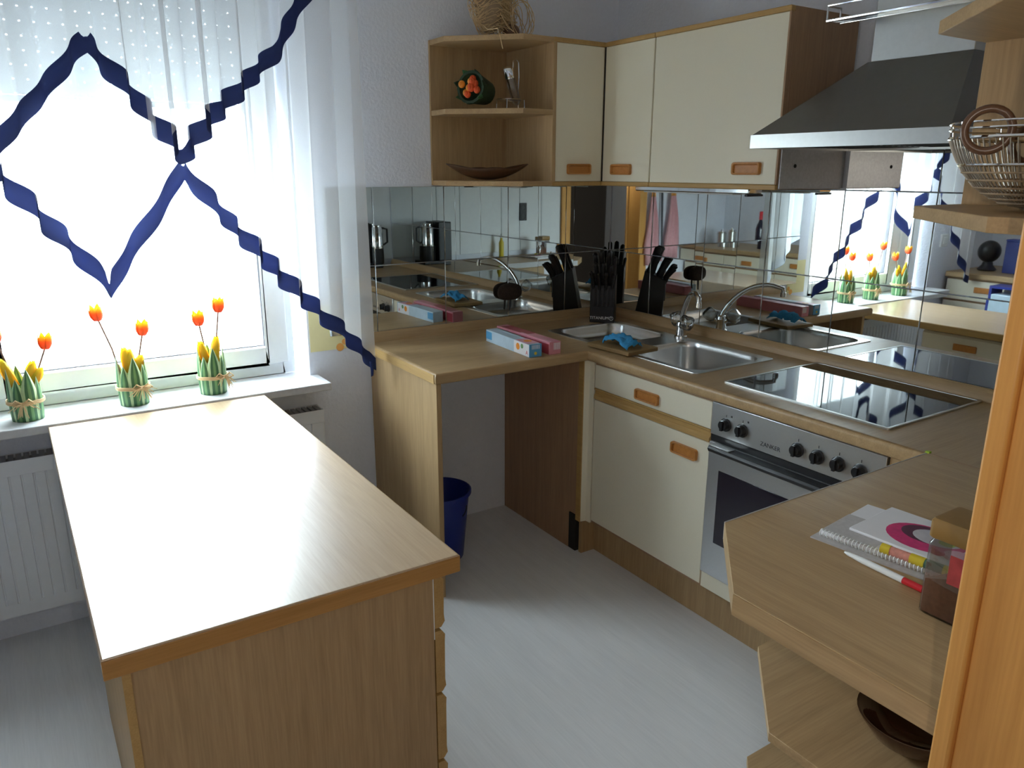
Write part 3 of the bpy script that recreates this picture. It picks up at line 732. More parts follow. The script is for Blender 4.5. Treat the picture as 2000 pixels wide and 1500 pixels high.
def pot(label, x, y, h, flowers, buds, rb=.042, rt_=.046, ph=0, bow=.03):
    t = thing('tulip_pot', label, 'flower pot', (x, y, .763), 'tulip pots on the window sill', local=True)
    m = MB(); m.lathe([(rb*.95, 0), (rb, .01), (rt_*.97, .10), (rt_*.9, .10), (rb*.8, .06)], n=22, cap0=True, cap1=True); part(m, 'pot', 'leaf_m', t)
    nl = 8
    for k in range(nl):
        a = 2*PI*k/nl+ph-PI/2; ca, sa = math.cos(a), math.sin(a)
        hh = h*(1.12 if k % 2 == 0 else .92)
        m = MB(); blade(m, (ca*(rb+.003), sa*(rb+.003), .001), (ca*(rt_-.004), sa*(rt_-.004), hh), .044, (ca, sa, 0), 10, 5, .004)
        part(m, 'leaf', ['leaf_l', 'leaf_d', 'leaf_m'], t, solid=.0008, smooth=60)
    zr = .062; rr = (rb+rt_)/2+.008
    m = MB()
    for dz in (-.004, 0, .004): m.tube([(rr*math.cos(2*PI*i/28), rr*math.sin(2*PI*i/28), zr+dz+.001*math.sin(5*i)) for i in range(28)], .0024, 5, True)
    band = part(m, 'raffia_band', 'raffia', t)
    m = MB(); rnd = random.Random(int(x*1000)); bx = bow
    by = -math.sqrt(max(0, rr*rr-bx*bx))-.004
    for k in range(16):
        a = rnd.uniform(-2.9, .4); L = rnd.uniform(.025, .05)
        p0 = Vector((bx, by, zr)); p1 = p0+Vector((math.cos(a)*L*.5, -.012, math.sin(a)*L*.35+.004)); p2 = p0+Vector((math.cos(a)*L, -.004-rnd.random()*.01, math.sin(a)*L*.8-.006))
        m.tube([p0, p0.lerp(p1, .5)+Vector((0, -.004, .002)), p1, p2], .0022, 5, r1=.0010)
    for s in (-1, 1):
        m.tube([(bx, by, zr), (bx+s*.018, by-.008, zr+.016), (bx+s*.030, by-.006, zr+.004), (bx+s*.014, by-.006, zr-.004), (bx, by, zr)], .003, 5)
    part(m, 'raffia_bow', 'raffia', t)
    for (fx, fy, fz) in flowers:
        tip = Vector((fx-x, fy-y, fz-.763)); b = Vector((tip.x*.3, tip.y*.3, .05)); mid = b.lerp(tip, .55)+Vector((tip.x*-.06, 0, .01))
        part(MB().tube([b, b.lerp(mid, .5), mid, mid.lerp(tip, .5), tip], .0027, 6), 'stem', 'stem', t)
        tulip(t, tip-Vector((0, 0, .004)), tilt=(random.uniform(-.15, .15), max(-.35, min(.35, tip.x*1.6))))
    for (fx, fz) in buds:
        bud(t, ((fx-x)*.45, -.004, .11), (fx-x, -.006, fz-.763))
    return t
pot('tulip pot with green striped leaves at the left edge of the sill', -2.420, -.045, .150, [(-2.470, -.045, 1.02), (-2.345, -.045, .985)], [(-2.47, .965), (-2.365, .925), (-2.385, .95)], ph=.3, bow=-.01)
pot('middle tulip pot on the sill, its raffia bow at lower right', -2.110, -.045, .150, [(-2.187, -.045, 1.06), (-2.062, -.045, .998)], [(-2.125, .962), (-2.11, .955), (-2.075, .93)], ph=.1, bow=.022)
pot('tulip pot on the sill nearest the mirrors, two flowers close together', -1.853, -.045, .150, [(-1.880, -.045, 1.012), (-1.812, -.045, 1.052)], [(-1.886, .955), (-1.828, .968), (-1.835, .94)], ph=.0, bow=.030)

# yellow card on the wall beside the window
cdp = thing('wall_card', 'pale yellow card on the wall beside the window, behind the curtain', 'card', (-1.42, 0, .85))
part(MB().box(-1.478, -1.325, -.003, -.0005, .853, 1.03), 'sheet', 'yellowpaper', cdp)
m = MB(); m.M = Matrix.Translation((-1.36, -.0033, .86)) @ Matrix.Rotation(PI/2, 4, 'X'); m.cyl((0, 0), .016, 0, .0004, 12); m.cyl((.02, .02), .012, 0, .0004, 12); m.M = None
part(m, 'print', 'orangespot', cdp)

# ------------------------------------------------------------------ bucket in the gap
bk = thing('bucket', 'blue plastic bucket under the corner worktop', 'bucket', (-1.077, -.27, 0), local=True); bk.scale = (.93, .93, 1)
m = MB(); m.lathe([(.098, 0), (.10, .004), (.128, .275), (.138, .277), (.138, .290), (.132, .292), (.125, .285), (.096, .012), (0.001, .01)], n=36, cap0=True); part(m, 'body', 'blue', bk, smooth=40)
m = MB(); m.tube([(.139*math.cos(a), .139*math.sin(a)*.35-.02-.04*math.sin(a), .25-.10*math.sin(a)) for a in [PI*i/16 for i in range(17)]], .0025, 6)
hn = part(m, 'handle', 'black', bk); hn.rotation_euler = (0, 0, PI/2+.6+PI)

# ------------------------------------------------------------------ things on the corner worktop
kb = thing('knife_block', 'black knife block full of knives in the mirror corner', 'knife block', (-.155, -.150, H), rotz=math.radians(-45), local=True)
# local: front faces -y
pf = [(-.052, 0), (-.062, .17), (.035, .215), (.075, 0)]
m = MB(); m.loft([[(x, y, z) for y, z in pf] for x in (-.055, .055)]); part(m, 'block', 'black', kb, bev=.003)
m = MB()
for k in range(5):
    x = -.040+.020*k; m.box(x-.007, x+.007, -.062, -.056, .075, .165)
part(m, 'groove_slat', 'black', kb, bev=.002)
R45 = Matrix.Translation((0, -.0535, .022)) @ Matrix.Rotation(math.radians(90-3.4), 4, 'X')
text('lettering', 'TITANIUM', .0185, 'textwhite', R45 @ Matrix.Translation((-.012, 0, .0004)), kb)
m = MB(); m.M = R45 @ Matrix.Translation((.042, 0, .0006)); m.tube([(.0085*math.cos(2*PI*i/20), .0085*math.sin(2*PI*i/20), 0) for i in range(20)], .0009, 5, True); m.M = None
part(m, 'logo_ring', 'textwhite', kb)
text('lettering', 'T', .013, 'textwhite', R45 @ Matrix.Translation((.042, 0, .0004)), kb)
up_ = Vector((0, -.30, 1)).normalized()
kn = [(-.035, .02, .11, .011), (-.010, .015, .125, .012), (.018, .022, .12, .011), (.040, .015, .10, .010), (-.028, -.02, .095, .010), (.002, -.025, .10, .010), (.030, -.022, .09, .009), (-.042, -.050, .08, .008), (-.014, -.052, .075, .008), (.014, -.052, .08, .008), (.042, -.05, .07, .008)]
for x, y, L, r in kn:
    L *= 1.22; r *= 1.2
    z = .185+.0464*(y+.0)/.1+.0; p = Vector((x, y, z-.012)); m = MB()
    sd = Vector((1, 0, 0)); nn = up_.cross(sd); rings = []
    for t, sw, sn in ((0, .75, 1.1), (.15, .85, 1.35), (.45, .85, 1.15), (.75, .9, 1.35), (.95, .85, 1.45), (1, .4, .9)):
        c = p+up_*L*t+nn*(-.012*t*t)+sd*(.22*x/.04*.04*t*t)+nn*(.25*y*t*t)
        rings.append([c+sd*r*sw*math.cos(2*PI*i/10)+nn*r*sn*math.sin(2*PI*i/10) for i in range(10)])
    m.loft(rings)
    h = part(m, 'knife_handle', 'black', kb, smooth=50)
    if L < .105 or L > .145:
        m = MB(); m.tube([p-up_*.0, p+up_*.014], r*.8, 8); part(m, 'bolster', 'steel', h)
m = MB(); m.tube([(.047, .03, .19), (.05, .0, .275)], .008, 8, r1=.003); part(m, 'steel_tip', 'black', kb)

def wrapbox(label, c, rz, L, wd, ht, body, name='wrap_box'):
    t = thing(name, label, 'box', c, 'cling film boxes on the corner worktop', rz, True)
    part(MB().box(-wd/2, wd/2, -L/2, L/2, 0, ht), 'carton', body, t, bev=.0015); return t
b1 = wrapbox('pale blue wrap box with food pictures on the corner worktop', (-.815, -.405, H), math.radians(-3), .335, .052, .048, 'paleblue')
part(MB().box(-.0268, .0268, -.1682, -.165, .0005, .0486), 'end_flap', 'skyblue', b1, bev=.001)
part(MB().box(-.0266, -.0258, -.165, -.055, .002, .0465), 'print_panel', 'paper', b1)
part(MB().box(-.0255, .0255, -.150, -.060, .0481, .0487), 'print_panel', 'pinkprint', b1)
part(MB().box(-.0266, -.0258, .12, .166, .012, .042), 'print_panel', 'skyblue', b1)
m = MB(); m.M = Matrix.Translation((-.0268, -.085, .028)) @ Matrix.Rotation(PI/2, 4, 'Y'); m.cyl((0, 0), .013, -.0004, .0004, 16); m.M = None; part(m, 'print_bread', 'orange', b1)
m = MB(); m.M = Matrix.Translation((-.0268, -.115, .034)) @ Matrix.Rotation(PI/2, 4, 'Y'); m.cyl((0, 0), .009, -.0004, .0004, 16); m.M = None; part(m, 'print_salad', 'leaf_m', b1)
m = MB(); m.M = Matrix.Translation((.004, -.105, .0488)); m.cyl((0, 0), .016, -.0004, .0004, 16); m.M = None; part(m, 'print_fruit', 'orange', b1)
text('lettering', 'A', .022, 'red', Matrix.Translation((-.0267, -.150, .015)) @ Matrix(((0, 0, -1, 0), (-1, 0, 0, 0), (0, 1, 0, 0), (0, 0, 0, 1))), b1)
m = MB()
for k in range(6): m.box(-.016+.006*k, -.0135+.006*k, -.1688, -.1681, .030, .046)
part(m, 'barcode', 'paper', b1)
m = MB(); m.M = Matrix.Translation((0, -.1686, .014)) @ Matrix.Rotation(PI/2, 4, 'X'); m.cyl((0, 0), .006, -.0004, .0004, 12); m.M = None; part(m, 'print_emblem', 'yellow', b1)
part(MB().box(.020, .026, -.02, .165, .0482, .0495), 'cutter_edge', 'steel', b1)
b2 = wrapbox('pink and red wrap box lying beside the pale blue one', (-.733, -.385, H), math.radians(-1), .38, .052, .048, 'pinkbox')
part(MB().box(-.0266, -.0258, -.185, .185, .002, .040), 'print_panel', 'darkred', b2)
part(MB().box(-.02, .0255, -.02, .16, .0481, .0486), 'print_panel', 'darkred', b2)
part(MB().box(-.022, -.012, -.185, .02, .0482, .0487), 'print_stripe', 'pinkprint', b2)
m = MB()
for k in range(6): m.box(-.006+.005*k, -.0035+.005*k, -.1910, -.1901, .018, .044)
part(m, 'barcode', 'paper', b2)

ct = thing('cutting_board', 'brown wooden board lying across the sink front', 'board', (-.475, -.645, H+.0035), rotz=math.radians(4), local=True)
part(MB().box(-.075, .085, -.115, .11, 0, .016), 'board', 'boardwood', ct, bev=.003)
# crumpled cloth
cl = MB(); rows = []
rnd = random.Random(3)
for i in range(9):
    row = []
    for j in range(13):
        u = i/8*2-1; v_ = j/12*2-1; d_ = max(0, 1-(u*u+v_*v_)*.55)
        row.append((-.485+.040*u+rnd.uniform(-.005, .005), -.665+.075*v_+rnd.uniform(-.005, .005), H+.0235+.045*d_**.7*(.7+.3*math.sin(5*u+3*v_)*math.cos(4*v_))+rnd.uniform(-.007, .007)))
    rows.append(row)
cl.grid(rows); ring = [rows[0][j] for j in range(13)]
single(cl, 'dish_cloth', 'crumpled blue dish cloth on the wooden board at the sink', 'cloth', 'cloth', (-.485, -.665, H+.021), smooth=80, solid=.003)
# oval brush on the mirror
br_ = thing('scrub_brush', 'dark oval scrubbing brush stuck to the mirror tiles', 'brush', (-.578, -.02, .97))
rings = []
for y, f in ((-.008, .55), (-.010, .85), (-.020, 1.0), (-.034, .97), (-.044, .8), (-.047, .4)):
    rings.append([(-.583+f*(.060*math.copysign(abs(math.cos(2*PI*i/28))**.75, math.cos(2*PI*i/28))), y, 1.018+f*(.037*math.copysign(abs(math.sin(2*PI*i/28))**.75, math.sin(2*PI*i/28)))) for i in range(28)])
part(MB().loft(rings), 'bristle_head', 'sponge', br_, smooth=50)
m = MB(); m.M = Matrix.Translation((-.583, -.008, 1.018)) @ Matrix.Rotation(PI/2, 4, 'X'); m.cyl((0, 0), .018, -.001, .004, 16, .012); m.M = None
part(m, 'suction_cup', 'black', br_)
part(MB().tube([(-.583, -.03, .985), (-.585, -.03, .955), (-.588, -.028, .935)], .005, 8, r1=.003), 'handle', 'black', br_)

# ------------------------------------------------------------------ things on the left corner shelf
sz = 1.752
fl = thing('flower_bunch', 'orange flowers in a dark green wrap lying on the corner shelf', 'flowers', (-.86, -.19, sz), local=True)
m = MB(); ax = Vector((-.86, -.42, .12)).normalized(); q = Vector((0, 0, 1)).rotation_difference(ax).to_matrix().to_4x4(); m.M = Matrix.Translation((.075, .035, .064)) @ q
m.lathe([(.030, -.03), (.044, -.01), (.052, .05), (.060, .095), (.050, .095), (.03, .06), (.001, .05)], n=18, cap0=True); m.M = None
part(m, 'wrap', 'leaf_dd', fl, smooth=60)
rnd = random.Random(5); Q = Matrix.Translation((.075, .035, .064)) @ q
for k in range(11):
    a = rnd.uniform(0, 2*PI); r = .034*math.sqrt((k+.3)/11)
    c = Q @ Vector((r*math.cos(a), r*math.sin(a), .10+rnd.uniform(-.006, .010))); m = MB(); m.ball(c, .013, .013, .014, 10, 6)
    c2 = c+ax*.010; m.ball(c2, .007, .007, .008, 8, 5); part(m, 'blossom', 'orange' if k % 3 == 0 else 'redstuff', fl)
for k in range(7):
    a = 2*PI*k/7; m = MB(); b0 = Q @ Vector((.048*math.cos(a), .048*math.sin(a), .05)); t0 = Q @ Vector((.064*math.cos(a), .064*math.sin(a), .115)); t0.z = max(t0.z, .004); b0.z = max(b0.z, .004)
    blade(m, b0, t0, .030, Q.to_3x3() @ Vector((math.cos(a), math.sin(a), 0)), 6, 2, .003); part(m, 'leaf', 'leaf_d' if k % 2 else 'leaf_dd', fl, solid=.0008)
ws = thing('glass_stand', 'chrome wire stand holding a tilted glass tube on the corner shelf', 'stand', (-.695, -.20, sz), local=True); ws.scale = (1.22, 1.22, 1.12)
m = MB(); m.tube([(.045*math.cos(2*PI*i/24), .045*math.sin(2*PI*i/24), .034) for i in range(24)], .0018, 6, True)
for a in (.4, 2.2, 3.9, 5.4): m.tube([(.045*math.cos(a), .045*math.sin(a), .034), (.047*math.cos(a), .047*math.sin(a), .001)], .0016, 6)
m.tube([(.02, -.01, .034), (.026, -.01, .11), (.024, -.01, .155), (.014, -.01, .163), (.004, -.01, .158), (.003, -.01, .13)], .0018, 6); m.tube([(-.045, 0, .034), (.045, 0, .034)], .0016, 6)
part(m, 'wire_frame', 'chrome', ws)
m = MB(); q = Vector((0, 0, 1)).rotation_difference(Vector((-.36, -.05, 1)).normalized()).to_matrix().to_4x4(); m.M = Matrix.Translation((.022, -.008, .018)) @ q
m.lathe([(.006, 0), (.014, .012), (.016, .06), (.016, .115), (.013, .118), (.012, .06), (.010, .015), (.001, .006)], n=18, cap0=True); m.M = None
part(m, 'glass_tube', 'jarglass', ws, smooth=60)
m = MB(); m.M = Matrix.Translation((.022, -.008, .018)) @ q; m.lathe([(.0172, .090), (.0172, .122), (.012, .128), (.001, .129)], n=18, cap0=True); m.M = None
part(m, 'cap', 'chrome', ws, smooth=60)
bo = MB(); rows = []
for i in range(25):
    u = i/24*2-1; wdt = .062*(1-abs(u)**2.2)+.002; zc = .004+.058*abs(u)**2.0; row = []
    for j in range(13):
        v_ = j/12*2-1; row.append((-.790+.155*u, -.185-.05*u+wdt*v_, ZB+.0195+zc+.040*(1-abs(u)**2)*abs(v_)**2.0*(1+.12*math.cos(6*u))))
    rows.append(row)
bo.grid(rows)
single(bo, 'boat_bowl', 'dark brown boat-shaped wooden bowl on the lowest corner shelf', 'bowl', 'brownwood', (-.79, -.185, ZB+.019), smooth=80, solid=.004)
# raffia bundle on the shelf top
rf = thing('raffia_bundle', 'tangle of straw raffia on top of the corner shelf', 'straw', (-.74, -.17, ZTP), local=True)
rnd = random.Random(11)
m = MB()
for k in range(330):
    a0 = rnd.uniform(0, 2*PI); rr = rnd.uniform(.02, .085); zc = rnd.uniform(.05, .17); tl = rnd.uniform(-.9, .9); a1 = rnd.uniform(1.5, 5); cx = rnd.uniform(-.045, .02)
    pts = []
    for i in range(9):
        a = a0+a1*i/8; p = Vector((rr*math.cos(a), rr*.55*math.sin(a), rr*math.sin(a)*tl+zc+.02*math.sin(3*a)))
        p.x += cx; p.z = max(.003, p.z); pts.append(p)
    m.tube(pts, .0013, 4)
o = part(m, 'straw', 'raffia', rf, smooth=0); o['kind'] = 'stuff'
m = MB()
for k in range(9):
    rr = .05+.004*k; cxx = .075+.003*k
    m.tube([(cxx+rr*.72*math.cos(2*PI*i/20), -.02+.03*math.sin(k+i*.3), .005+rr+rr*math.sin(2*PI*i/20)) for i in range(20)], .0014, 4, True)
o = part(m, 'straw_loop', 'raffia', rf, smooth=0); o['kind'] = 'stuff'
part(MB().tube([(-.09, -.06, .03), (-.098, -.10, .012), (-.096, -.165, .006), (-.092, -.174, -.02), (-.082, -.176, -.06)], .0016, 5), 'straw_strand', 'raffia', rf)
part(MB().tube([(-.02, -.06, .08), (-.015, -.10, .03), (-.02, -.15, .005)], .0014, 5), 'straw_strand', 'raffia', rf)
m = MB(); m.ball((-.03, 0, .10), .055, .045, .085, 16, 10); part(m, 'core', 'wicker', rf)
m = MB(); m.ball((.055, -.02, .028), .035, .03, .028, 14, 8); part(m, 'brown_ball', 'ringbrown', rf)

# ------------------------------------------------------------------ things on the right worktop
RZ = math.radians(7)
def loc2(u, v_):   # paper-stack coordinates (u across, v towards the far end) to the room
    return (-1.106+u*math.cos(RZ)-v_*math.sin(RZ), -2.172+u*math.sin(RZ)+v_*math.cos(RZ))
ps = thing('paper_sheet', 'loose grey-white paper at the bottom of the stack on the worktop', 'paper', (*loc2(0, 0), HP+.0003), rotz=RZ, local=True)
part(MB().box(-.105, .105, -.14, .135, 0, .0022), 'sheet', 'paper_g', ps)
nb = thing('notebook', 'white spiral notebook under the magazine', 'notebook', (*loc2(.008, .0), HP+.0024), rotz=RZ, local=True)
part(MB().box(-.088, .095, -.135, .128, 0, .008), 'pages', 'paper', nb, bev=.001)
part(MB().box(-.088, .020, .03, .1285, .0081, .0086), 'print_panel', 'paper_g', nb)
m = MB()
for k in range(30):
    y = .125-.0068*k; m.tube([(-.092+.0062*math.cos(2*PI*i/10), y, .0066+.0062*math.sin(2*PI*i/10)) for i in range(10)], .0011, 5, True)
part(m, 'spiral_binding', 'white', nb)
mg = thing('magazine', 'glossy magazine with a pink flower cover on top of the papers', 'magazine', (*loc2(.024, -.022), HP+.0115), rotz=RZ-.06, local=True)
part(MB().box(-.072, .082, -.118, .112, 0, .005), 'pages', 'paper', mg, bev=.001)
def disc(cx, cy_, rx, ry, z, rot=0):
    m = MB(); n = 28; ring = [(cx+rx*math.cos(2*PI*i/n)*math.cos(rot)-ry*math.sin(2*PI*i/n)*math.sin(rot), cy_+rx*math.cos(2*PI*i/n)*math.sin(rot)+ry*math.sin(2*PI*i/n)*math.cos(rot)) for i in range(n)]
    return m.prism(ring, z, z+.0002)
part(disc(-.002, .005, .056, .068, .0051), 'print_petal', 'magenta', mg)
part(disc(.013, .008, .036, .046, .0054), 'print_shadow', 'plum', mg)
part(disc(.011, -.010, .032, .042, .0057), 'print_flower', 'pgrey', mg)
part(disc(.004, -.030, .012, .014, .0060), 'print_leaf', 'lime', mg)
part(disc(-.030, -.062, .024, .022, .0052), 'print_petal', 'pinkprint', mg)
part(disc(-.042, -.035, .012, .012, .0055), 'print_petal', 'magenta', mg)
pp = thing('patterned_pen', 'patterned pen with yellow bands lying along the notebook edge', 'pen', (*loc2(-.081, -.045), HP+.0195), rotz=RZ, local=True)
segs = [(.060, .044, 'yellow'), (.044, .010, 'salmon'), (.010, -.014, 'yellow'), (-.014, -.044, 'teal'), (-.044, -.080, 'yellow')]
for a, b, c in segs:
    m = MB(); m.tube([(0, a, 0), (0, b, 0)], .0092 if c == 'yellow' else .0084, 12); part(m, 'barrel_band', c, pp, smooth=60)
wp = thing('white_pen', 'white pen with a red end lying on the worktop beside the papers', 'pen', (-1.238, -2.20, HP+.0062), rotz=math.radians(-3), local=True)
m = MB(); m.loft([[(r*math.cos(2*PI*i/12), y, r*math.sin(2*PI*i/12)) for i in range(12)] for y, r in ((.073, .0016), (.066, .0034), (.035, .0056), (-.040, .006), )]); part(m, 'barrel', 'white', wp, smooth=60)
m = MB(); m.tube([(0, -.0402, 0), (0, -.075, 0)], .006, 12); part(m, 'end_cap', 'red', wp, smooth=60)
jr = thing('spice_jar', 'square glass jar of brown powder with a brown lid', 'jar', (-1.263, -2.337, HP), local=True)
def sq(r, z, c=.006): return [(x, y, z) for x, y in rrect(-r, r, -r, r, c, 4)]
m = MB(); m.loft([sq(.034, .0), sq(.038, .004), sq(.038, .118), sq(.034, .127)], True, False); part(m, 'glass', 'jarglass', jr, smooth=40)
m = MB(); o4 = [(-.035, -.035), (.035, -.035), (.035, .035), (-.035, .035)]
m.add([(x, y, .004) for x, y in o4]+[(-.035, -.035, .085), (.035, -.035, .06), (.035, .035, .045), (-.035, .035, .058)], [(3,2,1,0),(4,5,6,7),(0,1,5,4),(1,2,6,5),(2,3,7,6),(3,0,4,7)]); part(m, 'powder', 'spice', jr)
m = MB(); m.loft([sq(.037, .1275), sq(.039, .130), sq(.039, .155), sq(.036, .159)]); part(m, 'lid', 'lid', jr, smooth=40)
part(MB().box(-.0390, -.0384, -.036, .002, .066, .112), 'label_sticker', 'redlabel', jr)
def bowl(label, c, r, h):
    t = thing('glass_bowl', label, 'bowl', c, 'brown glass bowls on the lower shelves', local=True)
    m = MB(); m.lathe([(r*.35, 0), (r*.42, .003), (r*.75, h*.4), (r, h*.92), (r*1.02, h), (r*.97, h), (r*.72, h*.45), (r*.4, h*.12), (.001, h*.1)], n=36, cap0=True)
    part(m, 'bowl', 'brownglass', t, smooth=60); return t
bowl('shiny dark brown glass bowl on the upper of the lower shelves', (-1.225, -2.285, .5755), .088, .062)
bowl('dark brown glass bowl on the lowest visible shelf, mostly cut off below', (-1.13, -2.14, .3005), .085, .05)

# wire basket on the end shelf
bs = thing('wire_basket', 'round wire and reed basket with ring handle on the end shelf', 'basket', (-1.262, -2.360, ZB+.0065), local=True); bs.scale = (.93, .93, .92)
prof = [(.030, .004), (.062, .012), (.090, .030), (.112, .056), (.126, .082), (.132, .100)]
def pr(t):
    f = t*(len(prof)-1); i = min(int(f), len(prof)-2); a = f-i
    return prof[i][0]+(prof[i+1][0]-prof[i][0])*a, prof[i][1]+(prof[i+1][1]-prof[i][1])*a
m = MB()
for k in range(90):
    a = 2*PI*k/90; m.tube([(pr(t/7)[0]*math.cos(a), pr(t/7)[0]*math.sin(a), pr(t/7)[1]) for t in range(8)], .0010, 4)
o = part(m, 'ribs', 'wickergrey', bs, smooth=0); o['kind'] = 'stuff'
for t, r in ((0, .002), (.10, .0016), (.18, .0018), (.26, .0016), (.34, .0018), (.42, .0016), (.50, .0018), (.58, .0016), (.66, .002), (1, .0024)):
    R_, z = pr(t); part(MB().tube([(R_*math.cos(2*PI*i/40), R_*math.sin(2*PI*i/40), z) for i in range(40)], r, 5, True), 'hoop', 'wicker' if t < .65 else 'chrome', bs)
for z in (.112, .120):
    part(MB().tube([(.133*math.cos(2*PI*i/40), .133*math.sin(2*PI*i/40), z) for i in range(40)], .0014, 5, True), 'rim_wire', 'chrome', bs)
for k in range(8):
    a = 2*PI*k/8+.2; part(MB().tube([(.132*math.cos(a), .132*math.sin(a), .1), (.134*math.cos(a), .134*math.sin(a), .121)], .0014, 5), 'rim_stay', 'chrome', bs)
def ringh(c, nrm):
    q = Vector((0, 0, 1)).rotation_difference(Vector(nrm).normalized()).to_matrix()
    return MB().tube([Vector(c)+q @ Vector((.027*math.cos(2*PI*i/28), .027*math.sin(2*PI*i/28), 0)) for i in range(28)], .0055, 10, True)
part(ringh((-.130, .030, .108), (-.9, -.42, .02)), 'ring_handle', 'ringbrown', bs, smooth=60)
part(ringh((.108, .08, .096), (.8, .6, .05)), 'ring_handle', 'ringbrown', bs, smooth=60)

# ------------------------------------------------------------------ the rest of the room, seen in the mirrors
ks = thing('base_cabinet', 'cream base cabinet run along the far wall, seen only in the mirrors', 'cabinet', (-3.3, -1.26, 0))
part(MB().box(XL+.005, -3.045, -2.5, -.02, .10, .826), 'body', 'oak_dark', ks)
part(MB().box(XL+.005, -3.10, -2.5, -.02, 0, .099), 'plinth', 'oak_dark', ks)
for k in range(5):
    ya = -.03-.494*k; yb = ya-.488
    d1 = part(MB().box(-3.045, -3.027, yb, ya, .70, .815), 'drawer', 'cream', ks, bev=.002)
    m = MB(); m.box(-3.027, -3.016, (ya+yb)/2-.055, (ya+yb)/2+.055, .738, .776); part(m, 'handle', 'handle', d1, bev=.004)
    d2 = part(MB().box(-3.045, -3.027, yb, ya, .155, .685), 'door', 'cream', ks, bev=.002)
    m = MB(); m.box(-3.027, -3.016, ya-.16, ya-.05, .60, .64); part(m, 'handle', 'handle', d2, bev=.004)
single(MB().box(XL+.005, -3.005, -2.5, -.02, .827, .866), 'worktop', 'long wood worktop on the far cabinet run, seen only in the mirrors', 'worktop', 'oak_y', (-3.3, -1.26, .827), bev=.008)
sp = thing('loudspeaker', 'round black loudspeaker on the far worktop, seen in the mirror', 'speaker', (-3.25, -.17, .866), local=True)
m = MB(); m.lathe([(.05, 0), (.06, .01), (.035, .04), (.03, .06)], n=20, cap0=True, cap1=True); part(m, 'foot', 'black', sp)
m = MB(); m.ball((0, 0, .13), .075, .07, .075, 18, 12); part(m, 'body', 'black', sp)
bx = thing('storage_box', 'dark blue box on the far worktop, seen in the mirror', 'box', (-3.25, -.36, .866), local=True)
part(MB().box(-.05, .05, -.07, .07, 0, .21), 'carton', 'blue', bx, bev=.004)
part(MB().box(-.052, .052, -.072, .072, .2105, .222), 'lid', 'blue', bx, bev=.003)
bt = thing('wine_bottle', 'dark bottle with a red cap on the far worktop', 'bottle', (-3.28, -1.82, .866), local=True)
m = MB(); m.lathe([(.036, 0), (.038, .006), (.038, .18), (.030, .215), (.015, .25), (.0135, .262)], n=22, cap0=True, cap1=True); part(m, 'glass', 'bottle', bt, smooth=50)
m = MB(); m.lathe([(.0155, .2621), (.0155, .33), (.012, .333)], n=16, cap0=True, cap1=True); part(m, 'cap', 'red', bt, smooth=50)
for k, (y, r, h, lab) in enumerate(((-2.22, .045, .12, 'steel canister at the end of the far worktop, seen in the mirror'), (-2.10, .036, .14, 'slim steel canister next to the shorter one on the far worktop'))):
    t = thing('canister', lab, 'canister', (-3.25, y, .866), 'steel canisters', local=True)
    m = MB(); m.lathe([(r, 0), (r, h), (r*.9, h+.004)], n=20, cap0=True, cap1=True); part(m, 'body', 'steel', t)
    m = MB(); m.lathe([(r*1.03, h+.0045), (r*1.03, h+.018), (.012, h+.024), (.010, h+.036)], n=20, cap0=True, cap1=True); part(m, 'lid', 'chrome', t)
# coffee maker on the right worktop, seen in the mirrors
cf_ = thing('coffee_maker', 'black coffee maker with steel jug in the corner, seen in the mirrors', 'coffee maker', (-.27, -2.36, H), local=True)
part(MB().box(-.10, .10, -.10, .12, 0, .03), 'base', 'black', cf_, bev=.006)
part(MB().box(-.10, .0, -.10, .10, .0305, .31), 'tank', 'black', cf_, bev=.006)
m = MB(); m.lathe([(.055, .031), (.058, .05), (.056, .14)], (.058, .03, 0), 24, True, True); part(m, 'warmer', 'black', cf_, smooth=50)
m = MB(); m.lathe([(.056, .141), (.056, .27), (.045, .29), (.047, .302)], (.058, .03, 0), 24, True, True); part(m, 'jug', 'chrome', cf_, smooth=50)
m = MB(); m.tube([(.11, .035, .28), (.145, .04, .27), (.145, .04, .18), (.115, .035, .16)], .007, 8); part(m, 'jug_handle', 'black', cf_)
yb_ = thing('spray_bottle', 'slim yellow bottle at the back of the right worktop, seen in the mirror', 'bottle', (-.93, -2.44, HP), local=True)
m = MB(); m.lathe([(.018, 0), (.02, .004), (.02, .12), (.010, .14), (.010, .155)], n=16, cap0=True, cap1=True); part(m, 'body', 'yellow', yb_)
m = MB(); m.lathe([(.011, .1555), (.011, .18)], n=12, cap0=True, cap1=True); part(m, 'cap', 'white', yb_)
so = thing('wall_socket', 'black double wall socket above the right worktop, seen in the mirror', 'socket', (-1.20, YD+.02, 1.2))
part(MB().box(-1.235, -1.165, YD+.0135, YD+.024, 1.15, 1.29), 'plate', 'black', so, bev=.004)
for z in (1.185, 1.255):
    m = MB(); m.M = Matrix.Translation((-1.2, YD+.0242, z)) @ Matrix.Rotation(-PI/2, 4, 'X'); m.lathe([(.024, 0), (.024, .003), (.019, .003), (.018, .0005)], n=18, cap0=True, cap1=True); m.M = None; part(m, 'outlet', 'black', so)
ws2 = thing('wall_switch', 'white wall switch beside the window at the far end, seen in the mirror', 'switch', (-2.95, -.01, 1.05))
part(MB().box(-3.0, -2.915, -.012, -.0005, 1.03, 1.115), 'plate', 'white', ws2, bev=.003)
part(MB().box(-2.98, -2.935, -.016, -.0121, 1.05, 1.095), 'rocker', 'white', ws2, bev=.002)
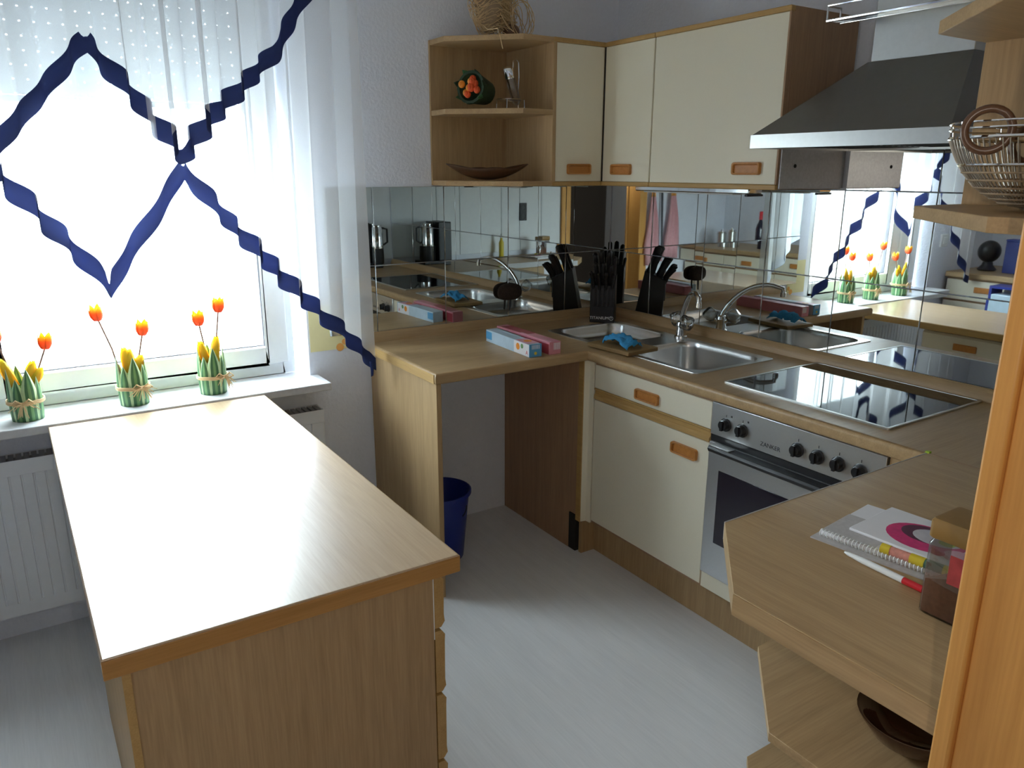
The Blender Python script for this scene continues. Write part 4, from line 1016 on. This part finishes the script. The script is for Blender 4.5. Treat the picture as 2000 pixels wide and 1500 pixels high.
# towel rail left of the door
tr = thing('towel_rail', 'thin chrome towel rail on the wall left of the door', 'rail', (-2.78, YD+.05, 1.5))
part(MB().tube([(-3.0, YD+.05, 1.52), (-2.56, YD+.05, 1.52)], .005, 8), 'bar', 'chrome', tr)
for x in (-2.98, -2.58): part(MB().tube([(x, YD+.001, 1.52), (x, YD+.05, 1.52)], .004, 8), 'bracket', 'chrome', tr)
def towel(label, x, hgt, wd):
    t = thing('tea_towel', label, 'towel', (x, YD+.05, 1.50-hgt), 'tea towels on the rail')
    rows = []
    for j in range(9):
        f = j/8; wj = .012+wd*min(1, f*1.25)
        rows.append([(x+wj*(i/12-.5)*2*.5+.006*math.sin(9*f), YD+.055+.016*math.sin(i*1.3+f)*min(1, f*2)+.01, 1.512-hgt*f) for i in range(13)])
    part(MB().grid(rows[2:]), 'cloth', 'pink', t, solid=.003, smooth=80)
    part(MB().grid(rows[:3]), 'top', 'orangecloth', t, solid=.0035, smooth=80)
towel('pink tea towel with orange top on the rail, nearer the door', -2.605, .80, .16)
towel('pink tea towel with orange top on the rail, farther from the door', -2.86, .78, .16)
br2 = thing('broom', 'dark-handled broom leaning on the wall between the towels', 'broom', (-2.74, YD+.05, 0))
part(MB().tube([(-2.74, YD+.10, .10), (-2.74, YD+.03, 1.46)], .010, 8), 'handle', 'textdark', br2)
part(MB().box(-2.775, -2.69, YD+.07, YD+.13, .06, .10), 'head', 'brownwood', br2, bev=.006)
m = MB()
for k in range(20): m.box(-2.773+.0041*k, -2.7705+.0041*k, YD+.072, YD+.128, .0, .06)
part(m, 'bristles', 'black', br2, smooth=0)
dt = thing('drawer_tower', 'blue-framed tower of clear drawers before the far cabinets, seen in the mirror', 'drawers', (-2.93, -.52, 0))
m = MB(); m.box(-3.005, -2.86, -.65, -.635, 0, .82); m.box(-3.005, -2.86, -.405, -.39, 0, .82)
for z in (0, .26, .53, .805): m.box(-3.005, -2.86, -.6345, -.4055, z, z+.015)
part(m, 'frame', 'blue', dt)
for z in (.02, .28, .55):
    part(MB().box(-3.0, -2.852, -.632, -.408, z, z+.22), 'drawer', 'paleblue', dt, bev=.006)
